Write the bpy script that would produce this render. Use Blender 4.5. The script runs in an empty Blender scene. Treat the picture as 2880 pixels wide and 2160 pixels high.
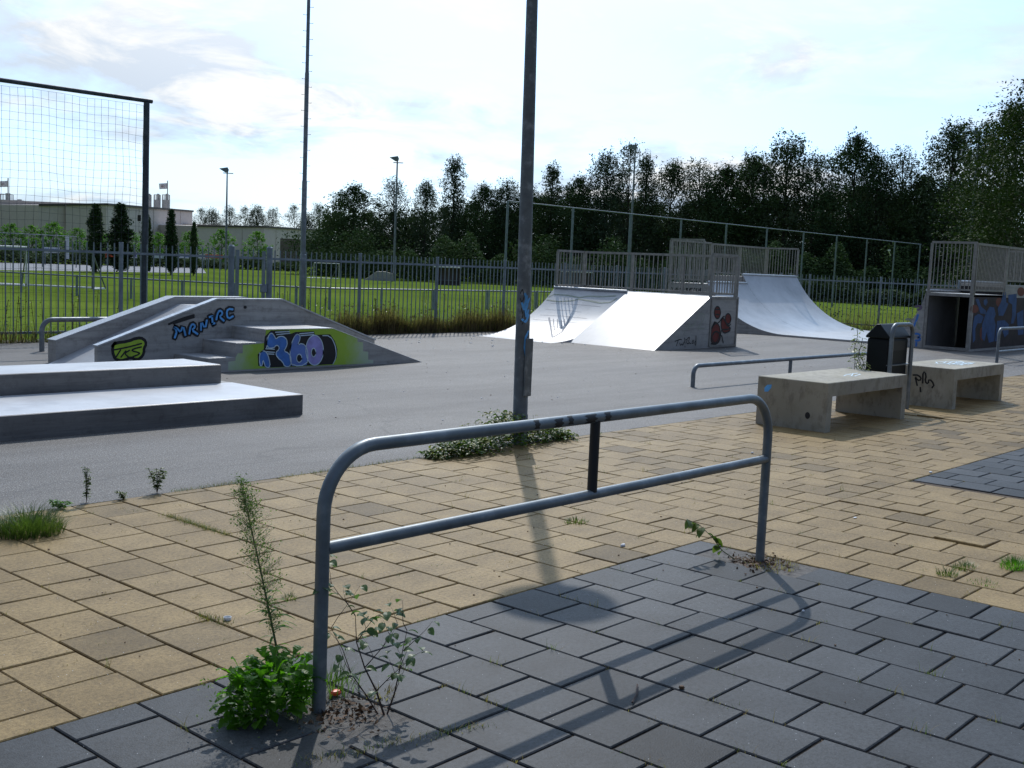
import bpy, math, random
from mathutils import Vector, Matrix
R = math.radians
S = bpy.context.scene
COL = S.collection
rnd = random.Random(7)

# ------------------------------------------------------------------ helpers
class MB:
    def __init__(s): s.v = []; s.f = []; s.m = []; s.mi = 0
    def add(s, vs, fs):
        b = len(s.v); s.v += [tuple(p) for p in vs]
        s.f += [tuple(i + b for i in f) for f in fs]; s.m += [s.mi] * len(fs)
    def box(s, x0, x1, y0, y1, z0, z1):
        s.add([(x0,y0,z0),(x1,y0,z0),(x1,y1,z0),(x0,y1,z0),(x0,y0,z1),(x1,y0,z1),(x1,y1,z1),(x0,y1,z1)],
              [(0,3,2,1),(4,5,6,7),(0,1,5,4),(1,2,6,5),(2,3,7,6),(3,0,4,7)])
    def bar(s, a, b, w, h=None, up=(0,0,1)):
        # rectangular bar from a to b
        h = h or w; a = Vector(a); b = Vector(b); d = (b - a).normalized(); u = Vector(up)
        if abs(d.dot(u)) > .98: u = Vector((1,0,0))
        r = d.cross(u).normalized() * w / 2; t = r.cross(d).normalized() * h / 2
        s.add([a-r-t, a+r-t, a+r+t, a-r+t, b-r-t, b+r-t, b+r+t, b-r+t],
              [(0,1,2,3),(7,6,5,4),(0,4,5,1),(1,5,6,2),(2,6,7,3),(3,7,4,0)])
    def tube(s, pts, rad, n=10, cap=True):
        pts = [Vector(p) for p in pts]
        rs = rad if isinstance(rad, (list, tuple)) else [rad] * len(pts)
        ref = None; vs = []; fs = []
        for i, p in enumerate(pts):
            d = ((pts[min(i+1, len(pts)-1)] - pts[max(i-1, 0)])).normalized()
            if ref is None:
                ref = Vector((0,0,1)) if abs(d.z) < .9 else Vector((1,0,0))
            x = (ref - d * ref.dot(d)).normalized(); ref = x; y = d.cross(x)
            for k in range(n):
                a = 2 * math.pi * k / n
                vs.append(p + (x * math.cos(a) + y * math.sin(a)) * rs[i])
        for i in range(len(pts) - 1):
            for k in range(n):
                fs.append((i*n+k, i*n+(k+1)%n, (i+1)*n+(k+1)%n, (i+1)*n+k))
        if cap:
            fs.append(tuple(range(n))[::-1]); fs.append(tuple((len(pts)-1)*n + k for k in range(n)))
        s.add(vs, fs)
    def ext(s, prof, fn, a, b):
        # extrude closed outline prof (2D) between a and b; fn(p, t) -> 3D
        n = len(prof)
        s.add([fn(p, a) for p in prof] + [fn(p, b) for p in prof],
              [tuple(range(n))[::-1], tuple(range(n, 2*n))] + [(i, (i+1)%n, n+(i+1)%n, n+i) for i in range(n)])
    def poly(s, pts): s.add(pts, [tuple(range(len(pts)))])
    def build(s, name, mat, parent=None, smooth=False, loc=None):
        me = bpy.data.meshes.new(name); me.from_pydata([tuple(p) for p in s.v], [], s.f)
        for m in (mat if isinstance(mat, (list, tuple)) else [mat]): me.materials.append(m)
        if any(s.m): me.polygons.foreach_set('material_index', s.m)
        if smooth:
            me.polygons.foreach_set('use_smooth', [True] * len(me.polygons))
        me.update()
        o = bpy.data.objects.new(name, me); COL.objects.link(o)
        if parent: o.parent = parent
        if loc: o.location = loc
        return o
def fixn(o):
    import bmesh
    bm = bmesh.new(); bm.from_mesh(o.data); bmesh.ops.recalc_face_normals(bm, faces=bm.faces); bm.to_mesh(o.data); bm.free(); return o
def autosmooth(o, ang=35):
    me = o.data; me.polygons.foreach_set('use_smooth', [True]*len(me.polygons))
    import bmesh
    bm = bmesh.new(); bm.from_mesh(me)
    for e in bm.edges:
        if len(e.link_faces) == 2 and e.calc_face_angle(0) > R(ang): e.smooth = False
    bm.to_mesh(me); bm.free(); return o
def bevel(o, w=.008, seg=2, ang=40):
    m = o.modifiers.new('bevel', 'BEVEL'); m.width = w; m.segments = seg; m.limit_method = 'ANGLE'; m.angle_limit = R(ang); return o
def tag(o, label=None, cat=None, group=None, kind=None):
    if label: o['label'] = label
    if cat: o['category'] = cat
    if group: o['group'] = group
    if kind: o['kind'] = kind
    return o
def thing(name, loc, label, cat, group=None, rz=0):
    o = bpy.data.objects.new(name, None); COL.objects.link(o); o.location = loc; o.rotation_euler.z = rz
    o.empty_display_size = .1
    return tag(o, label, cat, group)
def sub(o, loc):   # child meshes are written in world numbers, keep them there
    return Matrix.Translation(-Vector(loc))
def kids(root):
    # meshes authored in world space: bring them into the local space of their thing
    M = Matrix.Translation(root.location) @ Matrix.Rotation(root.rotation_euler.z, 4, 'Z')
    Mi = M.inverted()
    for c in root.children:
        if c.type == 'MESH': c.data.transform(Mi)
        for g in c.children:
            if g.type == 'MESH': g.data.transform(Mi)
    return root
def dup(root, loc, label, sc=(1,1,1), rz=0):
    r = root.copy(); COL.objects.link(r); r.location = loc; r.scale = sc; r.rotation_euler.z = rz
    r['label'] = label
    for ch in root.children:
        c = ch.copy(); COL.objects.link(c); c.parent = r
        for g in ch.children:
            d = g.copy(); COL.objects.link(d); d.parent = c
    return r
def arc(c, r, a0, a1, n, f):
    return [f(c[0] + r*math.cos(a0 + (a1-a0)*i/n), c[1] + r*math.sin(a0 + (a1-a0)*i/n)) for i in range(n+1)]

# flat paint strokes: plane map F(a, b, off) -> 3D
def ribbon(mb, pts, w, F, off):
    P = [Vector((p[0], p[1])) for p in pts]
    Q = [P[0]]
    for i in range(len(P)-1):           # soften the stroke
        Q += [P[i].lerp(P[i+1], .3), P[i].lerp(P[i+1], .7)]
    Q.append(P[-1]); P = Q
    d0 = (P[1]-P[0]).normalized(); d1 = (P[-1]-P[-2]).normalized()
    P = [P[0]-d0*w*.4] + P + [P[-1]+d1*w*.4]
    L = []; Rr = []
    for i, p in enumerate(P):
        d = P[min(i+1, len(P)-1)] - P[max(i-1, 0)]
        if d.length < 1e-6: d = Vector((1,0))
        d.normalize(); n = Vector((-d.y, d.x))
        ww = w * (.35 if i in (0, len(P)-1) else .5)
        L.append(F(*(p + n*ww), off)); Rr.append(F(*(p - n*ww), off))
    n = len(P)
    mb.add(L + Rr, [(i, i+1, n+i+1, n+i) for i in range(n-1)])
def ribbons(lines, w, F, off, name, mat, parent):
    mb = MB()
    for i, l in enumerate(lines): ribbon(mb, l, w, F, off + .0003*i)
    return mb.build(name, mat, parent)
def blob(mb, pts, F, off): mb.poly([F(p[0], p[1], off) for p in pts])
def planeV(v): return lambda a, b, o: (a, v - o, b)
def planeU(u): return lambda a, b, o: (u - o, a, b)

# ------------------------------------------------------------------ materials
def newmat(name):
    m = bpy.data.materials.new(name); m.use_nodes = True; nt = m.node_tree
    return m, nt, nt.nodes, nt.links, nt.nodes['Principled BSDF']
def nz(nt, scale, detail=4, rough=.55, vec=None, dist=0):
    n = nt.nodes.new('ShaderNodeTexNoise'); n.inputs['Scale'].default_value = scale
    n.inputs['Detail'].default_value = detail; n.inputs['Roughness'].default_value = rough; n.inputs['Distortion'].default_value = dist
    if vec: nt.links.new(vec, n.inputs['Vector'])
    return n.outputs['Fac']
def coord(nt, scale=(1,1,1), which='Object', world=False):
    if world: src = nt.nodes.new('ShaderNodeNewGeometry').outputs['Position']
    else: src = nt.nodes.new('ShaderNodeTexCoord').outputs[which]
    mp = nt.nodes.new('ShaderNodeMapping'); mp.inputs['Scale'].default_value = scale
    nt.links.new(src, mp.inputs['Vector']); return mp.outputs['Vector']
def ramp(nt, fac, stops):
    r = nt.nodes.new('ShaderNodeValToRGB'); nt.links.new(fac, r.inputs['Fac'])
    e = r.color_ramp.elements
    while len(e) < len(stops): e.new(.5)
    for i, (p, c) in enumerate(stops):
        e[i].position = p; e[i].color = (*c, 1) if len(c) == 3 else c
    return r.outputs['Color']
def mix(nt, a, b, fac, mode='MIX'):
    m = nt.nodes.new('ShaderNodeMix'); m.data_type = 'RGBA'; m.blend_type = mode
    for sck, val in ((m.inputs[0], fac), (m.inputs[6], a), (m.inputs[7], b)):
        if hasattr(val, 'links'): nt.links.new(val, sck)
        elif isinstance(val, (int, float)): sck.default_value = val
        else: sck.default_value = (*val, 1)
    return m.outputs[2]
def bump(nt, h, strength, dist=.01, prev=None):
    b = nt.nodes.new('ShaderNodeBump'); b.inputs['Strength'].default_value = strength; b.inputs['Distance'].default_value = dist
    nt.links.new(h, b.inputs['Height'])
    if prev: nt.links.new(prev, b.inputs['Normal'])
    return b.outputs['Normal']
def simple(name, c, rough=.6, metal=0, var=.25, scale=8, bmp=0, spec=.5, world=False):
    m, nt, N, L, P = newmat(name)
    v = coord(nt, world=world); f = nz(nt, scale, 5, .6, v)
    lo = tuple(x*(1-var) for x in c); hi = tuple(min(1, x*(1+var)) for x in c)
    L.new(ramp(nt, f, [(.3, lo), (.7, hi)]), P.inputs['Base Color'])
    P.inputs['Roughness'].default_value = rough; P.inputs['Metallic'].default_value = metal
    P.inputs['Specular IOR Level'].default_value = spec
    if bmp: L.new(bump(nt, nz(nt, scale*6, 3, .6, v), bmp), P.inputs['Normal'])
    return m
def flat(name, c, rough=.7): return simple(name, c, rough, 0, .12, 14)
def spray(name, c, rough=.65):       # sprayed paint: uneven cover and small worn spots
    m, nt, N, L, P = newmat(name); v = coord(nt, world=True)
    col = ramp(nt, nz(nt, 6, 4, .6, v), [(.3, tuple(x*.72 for x in c)), (.7, tuple(x*1.25 for x in c))])
    col = mix(nt, col, (.20,.20,.20), ramp(nt, nz(nt, 45, 5, .75, v), [(.62, (0,0,0)), (.70, (.75,.75,.75))]))
    L.new(col, P.inputs['Base Color']); P.inputs['Roughness'].default_value = rough; return m

# asphalt: pale worn aggregate
def mat_asphalt():
    m, nt, N, L, P = newmat('asphalt')
    v = coord(nt, world=True)
    big = nz(nt, .35, 5, .6, v); mid = nz(nt, 3.0, 4, .6, v); fine = nz(nt, 95, 2, .6, v)
    base = ramp(nt, fine, [(.30, (.060,.057,.054)), (.5, (.132,.124,.116)), (.62, (.20,.190,.178)), (.74, (.6,.6,.6))])
    big2 = ramp(nt, big, [(.3, (.82,.82,.84)), (.7, (1.08,1.07,1.05))])
    c = mix(nt, base, big2, 1.0, 'MULTIPLY')
    c = mix(nt, c, ramp(nt, mid, [(.35, (.92,.92,.92)), (.7, (1.05,1.05,1.05))]), 1.0, 'MULTIPLY')
    c = mix(nt, c, ramp(nt, nz(nt, 34, 3, .7, v), [(.34, (.72,.72,.73)), (.5, (1,1,1)), (.68, (1.25,1.25,1.24))]), 1.0, 'MULTIPLY')
    lv = coord(nt, (.25, 1.6, 1), world=True)
    c = mix(nt, c, ramp(nt, nz(nt, .8, 6, .7, lv), [(.36, (.70,.69,.69)), (.55, (1.05,1.05,1.05))]), .9, 'MULTIPLY')
    vk = N.new('ShaderNodeTexVoronoi'); vk.feature = 'DISTANCE_TO_EDGE'; vk.inputs['Scale'].default_value = .16; wv = N.new('ShaderNodeVectorMath'); wv.operation = 'ADD'
    L.new(v, wv.inputs[0]); nv = N.new('ShaderNodeTexNoise'); nv.inputs['Scale'].default_value = 1.3; nv.inputs['Detail'].default_value = 6; L.new(v, nv.inputs['Vector']); L.new(nv.outputs['Color'], wv.inputs[1]); L.new(wv.outputs[0], vk.inputs['Vector'])
    c = mix(nt, c, (.05,.05,.05), ramp(nt, vk.outputs['Distance'], [(0, (.55,.55,.55)), (.0016, (.4,.4,.4)), (.003, (0,0,0))]))
    L.new(c, P.inputs['Base Color']); P.inputs['Roughness'].default_value = .66
    P.inputs['Specular IOR Level'].default_value = .25
    L.new(bump(nt, nz(nt, 120, 2, .5, v), .6, .008), P.inputs['Normal']); return m
# slabs: per-slab tone comes from a face attribute (each slab was cast a little differently)
def mat_slab(name, c1, c2, speck, rough=.6):
    m, nt, N, L, P = newmat(name)
    a = N.new('ShaderNodeAttribute'); a.attribute_name = 'tone'
    v = coord(nt, world=True)
    base = ramp(nt, a.outputs['Fac'], [(0, tuple(x*.55 for x in c1)), (.06, c1), (.94, c2), (1, tuple(x*.62 for x in c2))])
    st = ramp(nt, nz(nt, 4.5, 5, .65, v), [(.32, (.80,.79,.78)), (.62, (1.04,1.04,1.04))])
    c = mix(nt, base, st, 1.0, 'MULTIPLY')
    c = mix(nt, c, ramp(nt, nz(nt, 1.1, 6, .65, v), [(.35, (.74,.73,.72)), (.58, (1.06,1.06,1.06))]), .75, 'MULTIPLY')
    c = mix(nt, c, ramp(nt, nz(nt, 55, 3, .7, v), [(.34, (.72,.71,.70)), (.5, (1,1,1)), (.7, (1.22,1.22,1.22))]), 1.0, 'MULTIPLY')
    fi = nz(nt, 170, 2, .5, v)
    c = mix(nt, c, ramp(nt, fi, [(.3, (.72,.72,.72)), (.5, (1,1,1)), (.7, (1.15,1.15,1.15))]), .8, 'MULTIPLY')
    vo = N.new('ShaderNodeTexVoronoi'); vo.inputs['Scale'].default_value = 42; L.new(v, vo.inputs['Vector'])
    sp = ramp(nt, vo.outputs['Distance'], [(.0, (1,1,1)), (.055, (1,1,1)), (.075, (0,0,0))])
    vc = ramp(nt, vo.outputs['Color'], [(.66, (0,0,0)), (.70, (1,1,1))])
    k = mix(nt, sp, vc, 1.0, 'MULTIPLY')
    c = mix(nt, c, speck, k)
    vo2 = N.new('ShaderNodeTexVoronoi'); vo2.inputs['Scale'].default_value = 9; L.new(v, vo2.inputs['Vector'])
    dk = mix(nt, ramp(nt, vo2.outputs['Distance'], [(.0, (1,1,1)), (.03, (1,1,1)), (.05, (0,0,0))]), ramp(nt, vo2.outputs['Color'], [(.8, (0,0,0)), (.83, (1,1,1))]), 1.0, 'MULTIPLY')
    c = mix(nt, c, (.03,.02,.015), dk)
    L.new(c, P.inputs['Base Color']); P.inputs['Roughness'].default_value = rough
    P.inputs['Specular IOR Level'].default_value = .12
    L.new(bump(nt, nz(nt, 150, 3, .6, v), .35, .004), P.inputs['Normal']); return m
# smooth cast concrete of the skate obstacles
def mat_concrete(name, c, rough=.38, stain=.35, streak=True, warm=None, bmp=.08, vsc=(5, 5, .7)):
    m, nt, N, L, P = newmat(name)
    v = coord(nt, world=True)
    base = ramp(nt, nz(nt, 1.3, 6, .6, v), [(.3, tuple(x*.78 for x in c)), (.7, tuple(x*1.12 for x in c))])
    if streak == 2:      # board marks and long scuffs that follow the wall
        vh = coord(nt, (.5, .5, 9), world=True)
        base = mix(nt, base, ramp(nt, nz(nt, 1.6, 6, .75, vh), [(.38, (.62,.62,.63)), (.52, (1.04,1.04,1.04))]), .7, 'MULTIPLY')
        vs2 = coord(nt, (.8, .8, 60), world=True)
        base = mix(nt, base, (.08,.08,.08), ramp(nt, nz(nt, 2.2, 3, .6, vs2), [(.66, (0,0,0)), (.70, (.45,.45,.45))]))
        base = mix(nt, base, ramp(nt, nz(nt, 9, 6, .8, v), [(.36, (.70,.69,.67)), (.5, (1,1,1))]), .8, 'MULTIPLY')
    elif streak == 3:    # wheel scuffs on the ridden faces
        vt = coord(nt, (1.2, 22, 1.2), world=True); vu = coord(nt, (22, 1.2, 1.2), world=True)
        for q_ in (vt, vu): base = mix(nt, base, (.13,.13,.14), ramp(nt, nz(nt, 1.1, 4, .7, q_), [(.66, (0,0,0)), (.74, (.35,.35,.35))]))
        base = mix(nt, base, ramp(nt, nz(nt, 2.0, 7, .7, v), [(.36, (.80,.80,.81)), (.5, (1,1,1))]), .8, 'MULTIPLY')
    elif streak:
        vs = coord(nt, (.5, .5, 3.2), world=True)
        base = mix(nt, base, ramp(nt, nz(nt, 2.2, 5, .7, vs), [(.3, (.72,.72,.74)), (.6, (1.05,1.05,1.05))]), stain*1.6, 'MULTIPLY')
    if streak != 2:
        vf = coord(nt, vsc, world=True)
        base = mix(nt, base, ramp(nt, nz(nt, 2.4, 6, .7, vf), [(.38, (.42,.40,.38)), (.50, (1,1,1))]), stain, 'MULTIPLY')
    if warm: base = mix(nt, base, warm, ramp(nt, nz(nt, 2.2, 4, .6, v), [(.45, (0,0,0)), (.7, (.6,.6,.6))]))
    L.new(base, P.inputs['Base Color'])
    rr = N.new('ShaderNodeMapRange'); L.new(nz(nt, 6, 4, .6, v), rr.inputs['Value'])
    rr.inputs['To Min'].default_value = rough*.92; rr.inputs['To Max'].default_value = rough*1.12
    L.new(rr.outputs['Result'], P.inputs['Roughness'])
    L.new(bump(nt, nz(nt, 60, 3, .6, v), bmp, .003), P.inputs['Normal']); return m
def mat_grass():
    m, nt, N, L, P = newmat('grass')
    v = coord(nt, world=True)
    c = ramp(nt, nz(nt, .12, 5, .6, v), [(.3, (.095,.155,.024)), (.7, (.145,.200,.038))])
    c = mix(nt, c, ramp(nt, nz(nt, 14, 3, .6, v), [(.3, (.75,.8,.7)), (.7, (1.2,1.15,1.1))]), 1.0, 'MULTIPLY')
    sv = coord(nt, (.55, .0, 0), world=True)
    c = mix(nt, c, ramp(nt, nz(nt, .25, 1, .4, sv), [(.45, (.9,.9,.9)), (.55, (1.08,1.08,1.08))]), .8, 'MULTIPLY')
    L.new(c, P.inputs['Base Color']); P.inputs['Roughness'].default_value = .9; P.inputs['Specular IOR Level'].default_value = .0
    L.new(bump(nt, nz(nt, 30, 3, .7, v), .6, .03), P.inputs['Normal']); return m
def mat_leaf(name, c1, c2, trans=.3, rough=.5, spec=.3, sc=1.2):
    m, nt, N, L, P = newmat(name)
    g = N.new('ShaderNodeNewGeometry')
    oi = N.new('ShaderNodeObjectInfo')
    f = nz(nt, sc, 3, .6, coord(nt))
    col = ramp(nt, f, [(.3, c1), (.7, c2)])
    col = mix(nt, col, ramp(nt, oi.outputs['Random'], [(0, (.8,.85,.9)), (1, (1.15,1.1,1.0))]), 1.0, 'MULTIPLY')
    L.new(col, P.inputs['Base Color']); P.inputs['Roughness'].default_value = rough
    P.inputs['Specular IOR Level'].default_value = spec
    tr = N.new('ShaderNodeBsdfTranslucent'); L.new(mix(nt, col, (1.2,1.5,.6), 1.0, 'MULTIPLY'), tr.inputs['Color'])
    ms = N.new('ShaderNodeMixShader'); ms.inputs[0].default_value = trans
    L.new(P.outputs[0], ms.inputs[1]); L.new(tr.outputs[0], ms.inputs[2])
    L.new(ms.outputs[0], N['Material Output'].inputs['Surface']); return m
def mat_steel(name, c=(.20,.225,.25), rough=.42, metal=.75, spot=(.5,.52,.55)):
    m, nt, N, L, P = newmat(name)
    v = coord(nt, world=True)
    col = ramp(nt, nz(nt, 9, 5, .65, v), [(.3, tuple(x*.7 for x in c)), (.55, c), (.75, spot)])
    L.new(col, P.inputs['Base Color']); P.inputs['Metallic'].default_value = metal
    rr = N.new('ShaderNodeMapRange'); L.new(nz(nt, 22, 3, .6, v), rr.inputs['Value'])
    rr.inputs['To Min'].default_value = rough*.8; rr.inputs['To Max'].default_value = rough*1.3
    L.new(rr.outputs['Result'], P.inputs['Roughness']); return m

M = {}
M['asphalt'] = mat_asphalt()
M['yellow'] = mat_slab('yellow_slab', (.255,.176,.076), (.315,.222,.102), (.9,.88,.85))
M['grey'] = mat_slab('grey_slab', (.048,.052,.057), (.070,.074,.079), (.6,.62,.65), .55)
M['soil'] = simple('joint_soil', (.075,.052,.033), .95, 0, .4, 20, .4, world=True)
M['concrete'] = mat_concrete('concrete', (.40,.39,.37), .45, .22, 2)
M['concrete_top'] = mat_concrete('concrete_top', (.41,.415,.43), .37, .04, 3, bmp=.02); M['concrete_top'].node_tree.nodes['Principled BSDF'].inputs['Specular IOR Level'].default_value = .9
M['pad'] = mat_concrete('pad_concrete_shaded', (.17,.168,.165), .5, .22, 2)  # shade on the pad's front faces put into a darker concrete colour
M['pad_top_sunlit'] = mat_concrete('pad_top_sunlit', (.58,.585,.60), .36, .04, 3, bmp=.02)  # same concrete whitened: sun sheen on the tops is put into the colour
M['bench'] = mat_concrete('bench_concrete', (.40,.37,.30), .8, .55, False, (.30,.275,.19), .4, (5, 5, 2.6))
M['grass'] = mat_grass()
M['steel'] = mat_steel('galvanised_steel', (.20,.225,.245), .42, .5, (.34,.365,.39))
M['rail'] = mat_steel('painted_rail', (.165,.195,.215), .42, .35, (.27,.30,.32))
M['fence'] = mat_steel('fence_steel', (.19,.235,.27), .5, .15, (.27,.31,.345))
M['ramp_rail'] = mat_steel('ramp_rail_steel', (.30,.29,.27), .5, .4, (.38,.37,.34))
M['black'] = flat('black_paint', (.012,.012,.014), .55)
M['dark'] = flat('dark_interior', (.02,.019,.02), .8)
M['white'] = flat('white_paint', (.72,.74,.74), .5)
M['blue'] = spray('blue_paint', (.07,.22,.62))
M['sky_blue'] = spray('light_blue_paint', (.12,.42,.85))
M['purple'] = spray('purple_paint', (.36,.33,.70))
M['lime'] = spray('lime_paint', (.42,.62,.05))
M['pale_blue'] = spray('pale_blue_paint', (.62,.76,.84))
M['faint'] = flat('faint_marker', (.30,.34,.27))
M['faint_grey'] = flat('faint_grey_marker', (.30,.305,.33))
M['red'] = spray('red_paint', (.17,.022,.014))
M['rust'] = spray('rust_paint', (.16,.035,.015))
M['tan'] = simple('tan_cladding', (.56,.495,.455), .8, 0, .05, 2)
M['tan_dark'] = simple('brown_edge', (.07,.06,.05), .7)
M['silo'] = simple('silo_metal', (.42,.42,.41), .6)
M['bark'] = simple('bark', (.07,.06,.045), .9, 0, .3, 9)
M['leaf_dark'] = mat_leaf('leaf_dark', (.038,.070,.032), (.085,.130,.060), .06, .9, .03)
M['leaf_mid'] = mat_leaf('leaf_mid', (.055,.088,.050), (.115,.150,.090), .07, .9, .03)
M['leaf_near'] = mat_leaf('leaf_near', (.034,.060,.018), (.074,.112,.036), .08, .7, .08)
M['leaf_bright'] = mat_leaf('leaf_bright', (.07,.17,.02), (.14,.28,.035), .5)
M['leaf_weed'] = mat_leaf('leaf_weed', (.05,.14,.010), (.13,.29,.025), .6, .45, .4, 9)
M['leaf_pale'] = mat_leaf('leaf_pale', (.09,.15,.03), (.20,.28,.08), .4, .6, .3, 9)
M['leaf_ivy'] = mat_leaf('leaf_ivy', (.05,.09,.02), (.17,.21,.05), .35, .45, .4, 7)
M['dry'] = mat_leaf('dry_grass', (.20,.14,.075), (.38,.29,.16), .4, .8, .2, 3)
M['dry_dark'] = mat_leaf('dead_stalks', (.07,.05,.03), (.15,.11,.065), .3, .8, .2, 3)
M['stem'] = simple('stem', (.10,.12,.05), .7)
M['twig'] = simple('twig', (.05,.03,.025), .8)
M['binbody'] = simple('bin_plastic', (.005,.008,.010), .5, 0, .3, 6, 0, .25)
M['paper'] = flat('litter_paper', (.75,.77,.8))
M['orange'] = flat('orange_plastic', (.75,.09,.015), .4)
M['leafbit'] = flat('dead_leaf', (.10,.05,.02), .8)
M['net'] = flat('net_cord', (.05,.053,.058), .9)
M['roof'] = simple('roof_tiles', (.11,.07,.055), .8)
M['brick'] = simple('brick_wall', (.16,.13,.12), .85, 0, .2, 3)
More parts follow.
